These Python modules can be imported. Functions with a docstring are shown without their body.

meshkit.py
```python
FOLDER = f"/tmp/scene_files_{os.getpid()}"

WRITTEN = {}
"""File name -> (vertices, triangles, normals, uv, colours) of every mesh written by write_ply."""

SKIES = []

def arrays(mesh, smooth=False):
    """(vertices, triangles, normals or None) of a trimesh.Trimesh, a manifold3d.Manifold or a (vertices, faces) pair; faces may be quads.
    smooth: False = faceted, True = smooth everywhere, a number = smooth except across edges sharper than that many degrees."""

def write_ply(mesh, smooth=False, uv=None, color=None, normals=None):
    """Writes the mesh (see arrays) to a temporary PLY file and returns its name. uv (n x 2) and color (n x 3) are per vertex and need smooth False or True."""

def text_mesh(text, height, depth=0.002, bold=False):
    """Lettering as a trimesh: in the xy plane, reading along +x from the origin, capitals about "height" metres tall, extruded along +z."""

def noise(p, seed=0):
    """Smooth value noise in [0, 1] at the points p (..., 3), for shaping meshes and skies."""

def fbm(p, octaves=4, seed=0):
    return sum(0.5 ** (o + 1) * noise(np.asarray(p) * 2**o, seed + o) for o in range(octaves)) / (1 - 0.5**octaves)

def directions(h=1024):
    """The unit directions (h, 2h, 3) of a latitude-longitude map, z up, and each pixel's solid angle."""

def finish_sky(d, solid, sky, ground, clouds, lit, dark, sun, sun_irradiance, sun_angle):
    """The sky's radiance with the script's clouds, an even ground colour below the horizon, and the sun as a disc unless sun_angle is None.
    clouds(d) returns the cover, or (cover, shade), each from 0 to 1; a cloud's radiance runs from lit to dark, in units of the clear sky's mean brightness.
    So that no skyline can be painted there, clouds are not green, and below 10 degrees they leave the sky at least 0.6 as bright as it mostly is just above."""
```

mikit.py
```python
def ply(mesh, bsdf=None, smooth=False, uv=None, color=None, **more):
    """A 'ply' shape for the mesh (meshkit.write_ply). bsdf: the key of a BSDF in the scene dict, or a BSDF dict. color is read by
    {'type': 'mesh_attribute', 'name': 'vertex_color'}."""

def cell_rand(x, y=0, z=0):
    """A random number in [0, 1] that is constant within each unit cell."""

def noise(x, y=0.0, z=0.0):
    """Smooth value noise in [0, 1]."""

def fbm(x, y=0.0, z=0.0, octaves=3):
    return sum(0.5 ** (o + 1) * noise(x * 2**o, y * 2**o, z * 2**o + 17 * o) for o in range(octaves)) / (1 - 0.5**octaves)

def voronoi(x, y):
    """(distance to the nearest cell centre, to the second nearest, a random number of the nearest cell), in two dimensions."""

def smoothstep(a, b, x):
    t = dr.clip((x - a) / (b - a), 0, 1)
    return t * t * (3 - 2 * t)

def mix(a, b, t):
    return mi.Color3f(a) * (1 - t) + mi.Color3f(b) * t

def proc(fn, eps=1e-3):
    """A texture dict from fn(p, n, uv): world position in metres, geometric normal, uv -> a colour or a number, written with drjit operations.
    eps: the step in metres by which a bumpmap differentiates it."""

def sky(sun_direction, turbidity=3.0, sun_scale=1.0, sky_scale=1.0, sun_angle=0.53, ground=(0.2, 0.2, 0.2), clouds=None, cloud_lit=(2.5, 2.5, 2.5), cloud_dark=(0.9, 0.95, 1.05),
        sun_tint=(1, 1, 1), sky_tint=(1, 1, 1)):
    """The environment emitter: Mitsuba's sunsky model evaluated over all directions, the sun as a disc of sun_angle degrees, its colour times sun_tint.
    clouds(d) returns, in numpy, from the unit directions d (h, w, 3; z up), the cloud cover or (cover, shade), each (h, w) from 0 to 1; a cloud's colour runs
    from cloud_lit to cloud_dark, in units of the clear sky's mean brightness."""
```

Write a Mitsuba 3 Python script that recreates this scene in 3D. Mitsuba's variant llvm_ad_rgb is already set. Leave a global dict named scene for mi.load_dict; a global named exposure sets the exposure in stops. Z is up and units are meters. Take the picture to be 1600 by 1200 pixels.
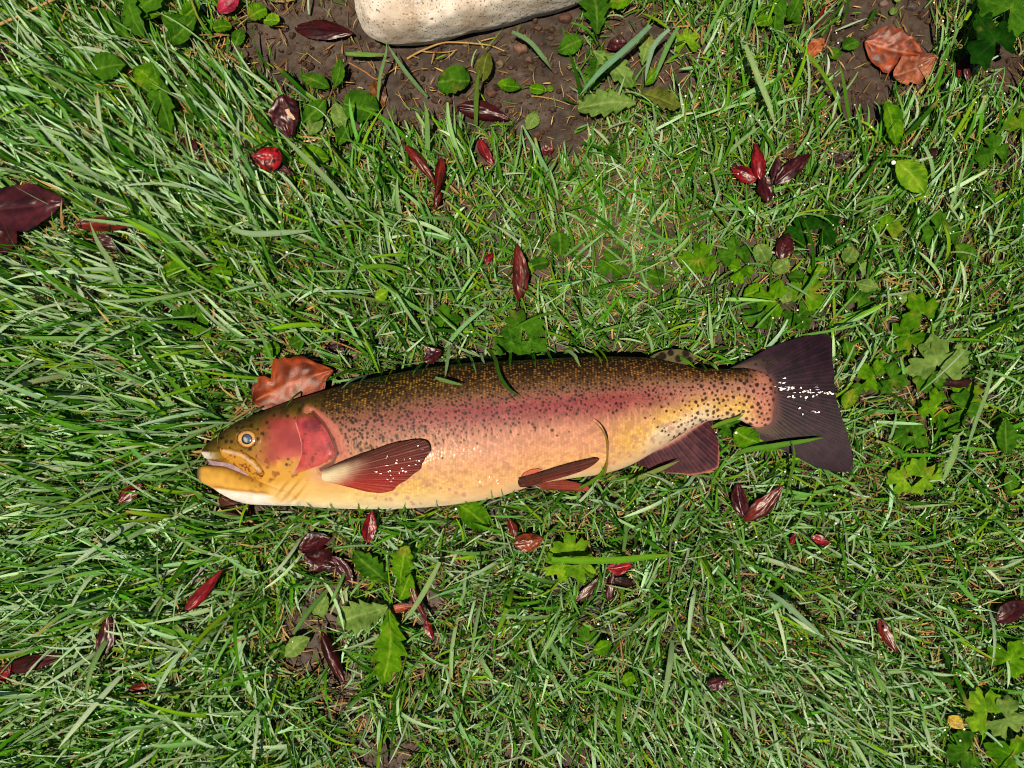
import math, numpy as np, mitsuba as mi, mikit, meshkit
from scipy.interpolate import PchipInterpolator
from scipy.spatial import cKDTree
from mikit import proc, noise, fbm, smoothstep, mix, voronoi, cell_rand
T = mi.ScalarTransform4f
scene, labels = {}, {}

# ------------------------------------------------------------------ camera, sky, exposure
H = 0.82                                   # phone held this high above the lawn, looking straight down
HFOV = 2 * math.degrees(math.atan(0.5 / H))
scene['camera'] = {'type': 'perspective', 'fov': HFOV, 'fov_axis': 'x', 'near_clip': 0.01, 'far_clip': 200.0,
                   'to_world': T().look_at(origin=[0, 0, H], target=[0, 0, 0], up=[0, 1, 0])}
SUN = np.array([-0.13, -0.18, 1.0])
scene['sky'] = mikit.sky(SUN.tolist(), turbidity=3, sun_scale=1.0, sky_scale=0.22, sun_tint=(1.0, 0.99, 0.97))
exposure = 1.78

# ------------------------------------------------------------------ helpers
R = np.random.default_rng(11)
PX = 1.0 / 1600


def W(px, py, z=0.0):
    """World x, y of a point at height z that stands where pixel (px, py) of the 1600 x 1200 photograph shows it."""
    k = PX * (H - np.asarray(z, float)) / H
    return (np.asarray(px, float) - 800) * k, (600 - np.asarray(py, float)) * k


def lin(c):
    c = np.asarray(c, float) / 255.0
    return np.where(c <= 0.04045, c / 12.92, ((c + 0.055) / 1.055) ** 2.4)


def ss(a, b, x):
    t = np.clip((np.asarray(x, float) - a) / (b - a), 0, 1)
    return t * t * (3 - 2 * t)


def lerp(a, b, t):
    t = np.asarray(t, float)
    if np.ndim(t) and np.ndim(a) >= 1 and np.shape(a)[-1:] == (3,) and np.ndim(t) == np.ndim(a) - 1 or (np.ndim(a) == 1 and len(np.shape(a)) == 1 and np.shape(a)[0] == 3 and np.ndim(t)):
        t = t[..., None]
    return np.asarray(a) * (1 - t) + np.asarray(b) * t


def nz(p, f, seed=0, octv=3):
    return meshkit.fbm(np.asarray(p, float) * f, octv, seed)


def nz2(x, y, f, seed=0, octv=3):
    x, y = np.broadcast_arrays(np.asarray(x, float), np.asarray(y, float))
    return meshkit.fbm(np.stack([x * f, y * f, np.zeros_like(x) + seed * 7.3], -1), octv, seed)


def grid_faces(n, m, wrap=False):
    i, j = np.meshgrid(np.arange(n - 1), np.arange(m if wrap else m - 1), indexing='ij')
    j2 = (j + 1) % m
    q = np.stack([i * m + j, (i + 1) * m + j, (i + 1) * m + j2, i * m + j2], -1).reshape(-1, 4)
    return np.vstack([q[:, [0, 1, 2]], q[:, [0, 2, 3]]])


used = {}


def key(name):
    n = used.get(name, -1) + 1
    used[name] = n
    return name if n == 0 else f'{name}_{n:03d}'


def put(k, v, f, mat, color=None, smooth=True):
    scene[k] = mikit.ply((np.asarray(v).reshape(-1, 3), f), mat, smooth=smooth, color=None if color is None else np.clip(np.asarray(color).reshape(-1, 3), 0.002, 0.95))
    return k


def tag(k, label, cat, group=None, kind=None):
    labels[k] = {'label': label, 'category': cat}
    if group:
        labels[k]['group'] = group
    if kind:
        labels[k]['kind'] = kind


# ------------------------------------------------------------------ materials
VC = {'type': 'mesh_attribute', 'name': 'vertex_color'}


def pri(rough, spec=0.5, **k):
    return {'type': 'twosided', 'bsdf': {'type': 'principled', 'base_color': VC, 'roughness': rough, 'specular': spec, **k}}


scene['m_skin'] = pri(0.52, 0.2, clearcoat=0.10, clearcoat_gloss=0.97)
scene['m_fin'] = pri(0.5, 0.14)
scene['m_eye'] = pri(0.16, 0.6, clearcoat=1.0, clearcoat_gloss=0.9)
scene['m_wet_leaf'] = pri(0.34, 0.38)
scene['m_dry_leaf'] = pri(0.45, 0.4)
scene['m_stalk'] = pri(0.6, 0.3)
scene['m_grass'] = {'type': 'principledthin', 'base_color': VC, 'roughness': 0.40, 'diff_trans': 0.42, 'eta': 1.6}
scene['m_weed'] = {'type': 'principledthin', 'base_color': VC, 'roughness': 0.3, 'diff_trans': 0.6, 'eta': 1.45}
scene['m_water'] = {'type': 'roughdielectric', 'distribution': 'ggx', 'alpha': 0.05, 'int_ior': 1.33, 'ext_ior': 1.0}
scene['m_dew'] = {'type': 'principled', 'base_color': {'type': 'rgb', 'value': [0.93, 0.96, 0.9]}, 'roughness': 0.15, 'specular': 0.9}  # opaque near-white base stands in for the glint of the drops


def soil_color(p, n, uv):
    a = fbm(p.x * 38, p.y * 38, 1.3, 4)
    b = noise(p.x * 420, p.y * 420, 4.0)
    c = mix([0.028, 0.018, 0.012], [0.066, 0.045, 0.032], smoothstep(0.3, 0.75, a))
    c = c * (0.7 + 0.6 * b)
    far = smoothstep(0.95, 1.25, mi.Float(dr_hyp(p.x, p.y)))
    return mix(c, [0.05, 0.085, 0.02], far)


import drjit as dr


def dr_hyp(x, y):
    return dr.sqrt(x * x + y * y)


scene['m_soil'] = {'type': 'twosided', 'bsdf': {'type': 'principled', 'base_color': proc(soil_color), 'roughness': 0.62, 'specular': 0.35}}


def granite(p, n, uv):
    a = fbm(p.x * 55, p.y * 55, p.z * 55, 3)
    f1 = noise(p.x * 760, p.y * 760, p.z * 500)
    f2 = noise(p.x * 900 + 9, p.y * 760, p.z * 900)
    c = mix([0.50, 0.44, 0.35], [0.70, 0.65, 0.57], smoothstep(0.3, 0.7, a))
    c = mix(c, [0.66, 0.64, 0.60], smoothstep(0.6, 0.8, f2))
    c = mix(c, [0.12, 0.10, 0.085], smoothstep(0.70, 0.82, f1) * 0.85)
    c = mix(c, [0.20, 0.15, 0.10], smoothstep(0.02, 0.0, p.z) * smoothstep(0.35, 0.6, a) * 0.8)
    c = c * (0.78 + 0.44 * noise(p.x * 160, p.y * 160, p.z * 160))
    return mix(c, [0.30, 0.19, 0.10], smoothstep(0.56, 0.8, noise(p.x * 30, p.y * 30, 3.0)) * 0.35)


scene['m_granite'] = {'type': 'twosided', 'bsdf': {'type': 'bumpmap', 'texture': proc(lambda p, n, uv: noise(p.x * 700, p.y * 700, p.z * 700) * 0.5 + noise(p.x * 260, p.y * 260, p.z * 260), eps=4e-4), 'scale': 0.0004,
                      'bsdf': {'type': 'principled', 'base_color': proc(granite), 'roughness': 0.7, 'specular': 0.35}}}

# ------------------------------------------------------------------ occupancy map (height of things from above, so that grass grows round them)
OX, OY, OC = 0.62, 0.52, 0.0008
occ = np.zeros((int(2 * OY / OC) + 1, int(2 * OX / OC) + 1), np.float32)
occ_lo = np.full(occ.shape, 9, np.float32)      # underside: below it short grass may grow
occ_p = np.zeros(occ.shape, np.float32)          # how readily a blade may lean over it


def splat(v, p, r=1, thin=False):
    v = np.asarray(v).reshape(-1, 3)
    i, j = ((v[:, 1] + OY) / OC).astype(int), ((v[:, 0] + OX) / OC).astype(int)
    ok = (i >= r) & (j >= r) & (i < occ.shape[0] - r) & (j < occ.shape[1] - r)
    i, j, z = i[ok], j[ok], np.maximum(v[ok, 2], 0.001).astype(np.float32)
    for a in range(-r, r + 1):
        for b in range(-r, r + 1):
            np.maximum.at(occ, (i + a, j + b), z)
            np.minimum.at(occ_lo, (i + a, j + b), z if thin else -1)
            occ_p[i + a, j + b] = p


def dense(v, f, n=5):
    """Points spread over the triangles."""
    v, f = np.asarray(v).reshape(-1, 3), np.asarray(f)
    out = [v]
    for a in range(n + 1):
        for b in range(n + 1 - a):
            c = n - a - b
            out.append((v[f[:, 0]] * a + v[f[:, 1]] * b + v[f[:, 2]] * c) / n)
    return np.vstack(out)


# ------------------------------------------------------------------ ground
def ground_z(x, y):
    return 0.0035 * (nz2(x, y, 22, 3, 3) - 0.5) + 0.0042 * (nz2(x, y, 110, 5, 3) - 0.5) + 0.0018 * (nz2(x, y, 420, 8, 2) - 0.5)


def axis(half, step, far):
    a = list(np.arange(0, half, step))
    s = step
    while a[-1] < far:
        s *= 1.25
        a.append(a[-1] + s)
    a = np.array(a)
    return np.concatenate([-a[:0:-1], a])


gx, gy = axis(0.62, 0.0028, 60), axis(0.5, 0.0028, 60)
GX, GY = np.meshgrid(gx, gy, indexing='ij')
put('ground', np.stack([GX, GY, ground_z(GX, GY) * (np.hypot(GX, GY) < 3)], -1), grid_faces(len(gx), len(gy))[:, ::1], 'm_soil')
labels['ground'] = {'label': 'dark damp brown soil showing between the grass', 'category': 'ground', 'kind': 'structure'}

# ------------------------------------------------------------------ fish
ZF = 0.036                                  # outline plane of the fish
KF = PX * (H - ZF) / H


def fx(px):
    return (np.asarray(px, float) - 800) * KF


def fy(py):
    return (600 - np.asarray(py, float)) * KF


TOP = PchipInterpolator(*np.array([(311, 706), (316, 698), (322, 692), (335, 683), (352, 670), (371, 658), (412, 642), (450, 628), (489, 616), (527, 604.6), (582, 591), (637, 580), (679, 573), (767, 565), (830, 562), (892, 558.5), (955, 557), (1005, 558), (1040, 563), (1065, 568), (1107, 575), (1144, 576), (1165, 575), (1186, 578), (1205, 586), (1217, 600), (1223, 620)], float).T)
BOT = PchipInterpolator(*np.array([(311, 708), (316, 716), (330, 721), (357, 725), (380, 735), (400, 750), (425, 772), (450, 787.5), (478, 790.5), (514, 793), (569, 794.4), (637, 793), (692, 789), (740, 782.5), (780, 775), (810, 765), (845, 754), (892, 747), (930, 742), (955, 737), (985, 727), (1030, 701), (1070, 676), (1112, 658), (1140, 656), (1160, 657), (1175, 664), (1190, 669), (1207, 665), (1217, 652), (1223, 628)], float).T)
HB = PchipInterpolator(*np.array([(311, 3), (330, 9), (371, 17), (412, 22.5), (470, 28), (540, 32), (650, 36), (780, 36), (900, 32), (1000, 25), (1080, 17), (1140, 12.5), (1180, 9), (1210, 5), (1223, 1.6)], float).T)
ZC = PchipInterpolator(*np.array([(311, 28), (371, 31), (470, 34), (650, 37), (900, 35), (1000, 31), (1100, 26), (1223, 22)], float).T)
EXP = 2.7


def body_z(px, py):
    """Height of the fish's flank above the lawn at a point of its outline chart."""
    px, py = np.asarray(px, float), np.asarray(py, float)
    q = np.clip(px, 311, 1223)
    a, c = (BOT(q) - TOP(q)) / 2, (BOT(q) + TOP(q)) / 2
    t = np.clip(np.abs(py - c) / np.maximum(a, 1e-3), 0, 1)
    return (ZC(q) + HB(q) * (1 - t ** EXP) ** (1 / EXP)) / 1000


def seg_dist(px, py, pts):
    """Distance in chart units to a polyline, and the side (+ = below/behind by cross product)."""
    pts = np.asarray(pts, float)
    best, side = np.full(np.shape(px), 1e9), np.zeros(np.shape(px))
    for a, b in zip(pts[:-1], pts[1:]):
        d = b - a
        t = np.clip(((px - a[0]) * d[0] + (py - a[1]) * d[1]) / (d @ d), 0, 1)
        r = np.hypot(px - a[0] - t * d[0], py - a[1] - t * d[1])
        cr = d[0] * (py - a[1]) - d[1] * (px - a[0])
        side = np.where(r < best, np.sign(cr), side)
        best = np.minimum(best, r)
    return best, side


OPER = [(472, 646), (484, 642), (498, 645), (507, 653), (515, 662), (523, 673), (530, 687), (534, 700), (533, 709), (524, 718), (510, 725), (495, 731), (478, 737), (462, 742), (466, 730), (474, 722), (480, 706), (480, 690), (476, 675), (470, 660)]
CLEI = [(490, 640), (510, 650), (529, 664), (541, 682), (549, 703), (550, 716), (540, 724), (522, 731)]

rs = np.random.default_rng(5)


def scatter(n, fn, seed):
    r = np.random.default_rng(seed)
    p = np.stack([r.uniform(311, 1225, n), r.uniform(555, 796, n)], 1)
    q = np.clip(p[:, 0], 311, 1223)
    v = (p[:, 1] - TOP(q)) / (BOT(q) - TOP(q))
    keep = (r.random(n) < fn(p[:, 0], p[:, 1], v)) & (v > 0) & (v < 1)
    p = p[keep]
    out, tree = [], None
    taken = np.zeros(len(p), bool)
    t = cKDTree(p)
    for i in range(len(p)):                 # thin out neighbours
        if not taken[i]:
            out.append(i)
            taken[t.query_ball_point(p[i], 4.1 + 2.4 * ss(980, 1150, p[i, 0]) + 3.0 * ss(560, 470, p[i, 0]))] = True
    return p[out]


def dens_dark(x, y, v):
    back = ss(0.55, 0.20, v) * ss(455, 560, x)
    mid = 0.75 * ss(0.60, 0.40, v) * ss(1000, 700, x) * ss(500, 560, x)
    tail = ss(1010, 1120, x) * (0.95 - 0.15 * v)
    head = 0.30 * ss(0.72, 0.40, v) * ss(330, 350, x) * ss(520, 470, x)
    return np.maximum.reduce([back, mid, tail, head, 0.02 * (v < 0.65) * (x > 560)])


SPOT = scatter(12000, dens_dark, 3)
SPOT_R = np.random.default_rng(8).uniform(1.0, 2.5, len(SPOT)) * (1 + 0.38 * ss(1000, 1150, SPOT[:, 0]) + 0.25 * ss(520, 440, SPOT[:, 0]) + 0.22 * ss(720, 600, SPOT[:, 0]))
FAINT = scatter(3200, lambda x, y, v: 0.5 * ss(0.66, 0.74, v) * ss(0.97, 0.90, v) * ss(560, 620, x) * (0.25 + 0.75 * np.maximum(ss(860, 640, x), ss(940, 1000, x))), 4)
FAINT_R = np.random.default_rng(9).uniform(2.2, 3.8, len(FAINT))


def spots(px, py, pts, rad, wob, seed):
    d, i = cKDTree(pts).query(np.stack([np.ravel(px), np.ravel(py)], 1), k=2, distance_upper_bound=14)
    r = np.append(rad, 1.0)[i]
    s = np.min(d / r, 1).reshape(np.shape(px))
    s = s + 1.5 * wob * (nz2(px, py, 0.36, seed, 2) - 0.5)
    return ss(1.20, 0.62, s)


G = 0.74                                    # from the colour seen in the light of the photograph to the pigment's own albedo


def throat(px, py):
    f = 0.5 + 0.5 * np.sin((py * 0.55 + px * 0.62) * 0.62)
    c = lerp(np.array([236, 200, 120.0]), np.array([196, 140, 66.0]), 0.8 * ss(0.45, 0.0, f) * ss(434, 450, px))
    return lerp(c, np.array([242, 232, 206.0]), ss(770, 786, py + 6 * (nz2(px, py, 0.1, 19, 2) - 0.5)))


def body_color(px, py, v, cell):
    """Pigment and painted scale highlights of the trout in its own chart: along the body (px), from back to belly (v), one random number per scale."""
    n1, n2 = nz2(px, py, 0.035, 21, 3), nz2(px, py, 0.13, 22, 3)
    w = v + 0.09 * (n1 - 0.5)
    stops = np.array([0, .07, .16, .26, .34, .44, .56, .68, .80, .90, 1.0])
    front = np.array([(30, 24, 8), (58, 44, 12), (96, 70, 22), (138, 98, 64), (168, 118, 90), (184, 124, 98), (204, 142, 108), (224, 162, 108), (236, 186, 100), (242, 216, 148), (244, 236, 204)], float)
    middl = np.array([(26, 20, 8), (52, 38, 12), (98, 68, 30), (142, 104, 74), (168, 108, 88), (188, 122, 98), (210, 142, 112), (226, 156, 114), (234, 170, 112), (240, 188, 126), (242, 214, 170)], float)
    rear = np.array([(34, 26, 10), (70, 46, 18), (118, 80, 44), (160, 116, 88), (184, 132, 108), (204, 156, 118), (222, 176, 106), (232, 188, 98), (234, 194, 110), (232, 198, 140), (232, 206, 180)], float)
    f3 = [np.stack([np.interp(w, stops, s[:, k]) for k in range(3)], -1) for s in (front, middl, rear)]
    c = lerp(f3[0], f3[1], ss(600, 800, px))
    c = lerp(c, f3[2], ss(900, 1090, px))
    # red band along the lateral line
    yl = np.interp(px, [470, 560, 700, 850, 1000, 1100, 1200], [660, 655, 646, 634, 622, 615, 618])
    band = np.exp(-((py - yl + 7 * (n1 - 0.5)) / np.interp(px, [470, 650, 1000, 1200], [28, 21, 19, 18])) ** 2)
    band = band * np.interp(px, [520, 580, 680, 760, 960, 1010, 1060, 1223], [0.25, 0.35, 0.75, 0.95, 0.85, 0.6, 0.30, 0.12])
    c = lerp(c, np.array([158, 62, 68.0]), np.clip(band * (0.75 + 0.5 * n2), 0, 0.92))
    # yellow wash along the rear belly, pale bloom over the vent
    c = lerp(c, np.array([240, 190, 70.0]), 0.55 * np.exp(-((v - 0.72) / 0.16) ** 2) * np.maximum(ss(900, 1000, px), ss(760, 640, px)) * ss(0.35, 0.65, n1))
    yv = np.interp(px, [950, 1112], [724, 655])
    c = lerp(c, np.array([236, 222, 200.0]), 0.7 * ss(26, 4, np.abs(py - yv + 12)) * ss(985, 1030, px) * ss(1130, 1095, px))
    # pink over the root of the tail
    c = lerp(c, np.array([206, 130, 112.0]), 0.85 * ss(1160, 1195, px + 10 * (n2 - 0.5)))
    # each scale: pale middle, darker edge; gold on the back paints scale highlights
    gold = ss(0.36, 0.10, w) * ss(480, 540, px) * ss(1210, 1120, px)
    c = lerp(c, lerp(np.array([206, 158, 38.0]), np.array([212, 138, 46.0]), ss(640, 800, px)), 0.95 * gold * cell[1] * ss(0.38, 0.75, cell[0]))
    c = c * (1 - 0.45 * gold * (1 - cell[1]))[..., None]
    side = ss(0.25, 0.45, w) * ss(0.95, 0.8, w) * ss(520, 580, px)
    c = c * (1 + side * (0.08 * (cell[1] - 0.5) + 0.17 * (cell[0] - 0.5)))[..., None]
    # spots
    d = spots(px, py, SPOT, SPOT_R, 0.9, 31)
    d = d * np.interp(v, [0, .3, .62, .9], [0.75, 0.85, 0.78, 0.7])
    c = lerp(c, np.array([36, 20, 18.0]), np.clip(d * (0.78 + 0.4 * n2), 0, 0.95))
    c = lerp(c, np.array([196, 136, 128.0]), 0.55 * spots(px, py, FAINT, FAINT_R, 0.6, 33) * ss(1120, 1060, px))
    # freckles too small to count
    c = c * (1 - 0.35 * ss(0.60, 0.75, nz2(px, py, 0.42, 35, 2)) * ss(0.66, 0.45, v) * ss(500, 560, px))[..., None]
    c = c * (1 + 0.16 * (nz2(px * 0.35, py, 0.16, 37, 3) - 0.5))[..., None]
    gr_ = c.mean(-1, keepdims=True)
    c = c + 0.14 * (gr_ * np.array([1.04, 1.0, 0.96]) - c)
    # head
    hd = ss(505, 478, px - 18 * ss(0.35, 0.0, v) + 14 * ss(0.6, 1.0, v))
    u = (py - TOP(np.clip(px, 311, 1223)))
    top_h = np.stack([np.interp(u, [0, 14, 34, 60, 85], [46, 82, 132, 168, 205])] + [np.interp(u, [0, 14, 34, 60, 85], [38, 68, 100, 124, 150])] + [np.interp(u, [0, 14, 34, 60, 85], [14, 18, 26, 48, 70])], -1)
    top_h = top_h * (0.72 + 0.56 * n2)[..., None]
    ce, _ = seg_dist(px, py, [(425, 688), (470, 682), (520, 690)])
    cheek = ss(46, 22, ce + 22 * (n1 - 0.5) + 10 * (n2 - 0.5)) * ss(404, 446, px + 10 * (n2 - 0.5))
    blot = ss(0.52, 0.66, nz2(px, py, 0.075, 26, 3))
    top_h = lerp(top_h, np.array([52, 42, 18.0]), 0.75 * blot * ss(58, 20, u))
    top_h = lerp(top_h, lerp(np.array([156, 56, 64.0]), np.array([194, 84, 84.0]), ss(0.35, 0.65, n1)), (0.92 * cheek)[..., None])
    low = ss(712, 738, py + 10 * (n1 - 0.5) + 0.06 * (px - 440))
    top_h = lerp(top_h, np.array([216, 162, 62.0]), low * ss(372, 400, px))
    top_h = lerp(top_h, throat(px, py), ss(742, 760, py + 0.12 * (px - 450)))
    top_h = lerp(top_h, np.array([222, 214, 206.0]), ss(8, 4, np.abs(py - 712)) * ss(352, 320, px))
    top_h = lerp(top_h, np.array([44, 30, 16.0]), np.clip(0.95 * d * ss(0.9, 0.4, cheek) + 0.5 * ss(0.60, 0.72, n2) * ss(40, 10, u), 0, 1))
    ye = ss(0.62, 0.70, nz2(px, py, 0.11, 28, 2)) * ss(700, 716, py) * ss(764, 744, py) * ss(372, 392, px)
    top_h = lerp(top_h, np.array([140, 76, 40.0]), 0.7 * ye)
    c = lerp(c, top_h, hd)
    # pale pink edge of the shoulder behind the gill cover
    dcl, _ = seg_dist(px, py, CLEI)
    c = lerp(c, np.array([206, 124, 108.0]), 0.8 * ss(12, 4, dcl))
    dg, _ = seg_dist(px, py, [(498, 643), (516, 660), (531, 684), (537, 703), (530, 719), (512, 729)])
    c = lerp(c, np.array([92, 36, 36.0]), 0.8 * ss(4.0, 1.8, dg))
    # the spotted skin darkens into the tail fin
    c = lerp(c, np.array([96, 62, 62.0]), 0.8 * ss(1204, 1221, px + 12 * (n2 - 0.5)))
    return c


def loft(xs, top, bot, half, zc, nt_up, nt_dn, relief=None):
    xs = np.asarray(xs, float)
    th = np.concatenate([np.linspace(0, np.pi, nt_up, endpoint=False), np.linspace(np.pi, 2 * np.pi, nt_dn, endpoint=False)])
    a, c = ((bot - top) / 2)[:, None], ((bot + top) / 2)[:, None]
    co, si = np.cos(th)[None], np.sin(th)[None]
    cc = np.sign(co) * np.abs(co) ** (2 / EXP)
    s_ = np.sign(si) * np.abs(si) ** (2 / EXP)
    PXs = np.repeat(xs[:, None], len(th), 1)
    PYs = c - a * cc
    Z = zc[:, None] + half[:, None] * s_
    return PXs, PYs, Z, th


ex = np.concatenate([[311.01, 311.3, 312], np.linspace(313, 1216, 880), np.linspace(1217, 1222.95, 9)])
th_up = 300
a_, c_ = (BOT(ex) - TOP(ex)) / 2, (BOT(ex) + TOP(ex)) / 2
PXs, PYs, Z, th = loft(ex, TOP(ex), BOT(ex), HB(ex) / 1000, ZC(ex) / 1000, th_up, 50)
# scale lattice in body coordinates: along the flank and round the girth
arc = th[None] * np.clip((a_ * KF + HB(ex) / 1000)[:, None] / 2, 0.003, 1)
sx, sy = PXs * KF / 0.0027, (arc - 0.5 * np.pi * np.clip((a_ * KF + HB(ex) / 1000)[:, None] / 2, 0.003, 1)) / 0.0023
jx = 0.5 * (nz2(PXs, PYs, 0.2, 41, 2) - 0.5) + 3.0 * (nz2(PXs, PYs, 0.02, 42, 2) - 0.5)
sy = sy + 3.0 * (nz2(PXs, PYs, 0.017, 43, 2) - 0.5)
ci = np.floor(sx + jx)
off = (ci % 2) * 0.5
cj = np.floor(sy + off)
dx, dy = (sx + jx - ci - 0.5), (sy + off - cj - 0.5)
dome = np.clip(1 - (dx * dx + dy * dy) * 3.2, 0, 1)
crand = np.mod(np.sin(ci * 12.9898 + cj * 78.233) * 43758.5453, 1.0)
V01 = (PYs - TOP(ex)[:, None]) / np.maximum((BOT(ex) - TOP(ex))[:, None], 1e-3)
scaled = ss(500, 545, PXs) * ss(1222, 1190, PXs)
zr = scaled * (0.00005 * dome + 0.00016 * (crand - 0.5) * dx + 0.00016 * (np.mod(crand * 7.13, 1) - 0.5) * dy + 0.00035 * (nz2(PXs, PYs, 0.09, 45, 3) - 0.5)) + 0.0005 * (nz2(PXs, PYs, 0.05, 44, 2) - 0.5) * ss(560, 470, PXs)
# lateral line groove, shallow dip behind the gill cover, folds of the throat
yl = np.interp(PXs, [470, 560, 700, 850, 1000, 1100, 1200], [660, 655, 646, 634, 622, 615, 618]) - 6
zr -= 0.00010 * np.exp(-((PYs - yl) / 2.2) ** 2) * scaled
dcl, _ = seg_dist(PXs, PYs, [(497, 643), (516, 660), (532, 684), (538, 704), (530, 720), (512, 730)])
zr -= 0.0016 * ss(8, 2, dcl)
fold = ss(430, 452, PXs) * ss(505, 480, PXs) * ss(742, 752, PYs)
zr += 0.0006 * fold * np.sin((PYs * 0.55 + PXs * 0.62) * 0.62)
eyed = np.hypot((PXs - 394) / 17.5, (PYs - 684) / 15)
zr += -0.0022 * ss(1.0, 0.75, eyed) + 0.0010 * np.exp(-((eyed - 1.12) / 0.16) ** 2)
up = np.sin(th)[None] * np.ones_like(PXs)
Zb = Z + zr * np.sign(up) * np.clip(np.abs(up) * 3, 0, 1)
Yo = np.sign(PYs - c_[:, None]) * 0
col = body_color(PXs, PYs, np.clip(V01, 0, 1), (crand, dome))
tag('trout', 'large spotted trout with a pink band, laid on its side across the grass', 'fish')
Vb = np.stack([fx(PXs), fy(PYs), Zb], -1)
n, m = PXs.shape
fb = grid_faces(n, m, True)
cap0, cap1 = Vb[0].mean(0), Vb[-1].mean(0)
vb = np.vstack([Vb.reshape(-1, 3), cap0, cap1])
cb = np.vstack([col.reshape(-1, 3), col[0].mean(0), col[-1].mean(0)])
j = np.arange(m)
fb = np.vstack([fb, np.stack([np.full(m, n * m), j, (j + 1) % m], 1), np.stack([np.full(m, n * m + 1), (n - 1) * m + (j + 1) % m, (n - 1) * m + j], 1)])
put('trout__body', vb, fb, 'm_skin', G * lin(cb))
splat(Vb[:, :th_up], 0.32, 1)


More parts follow.
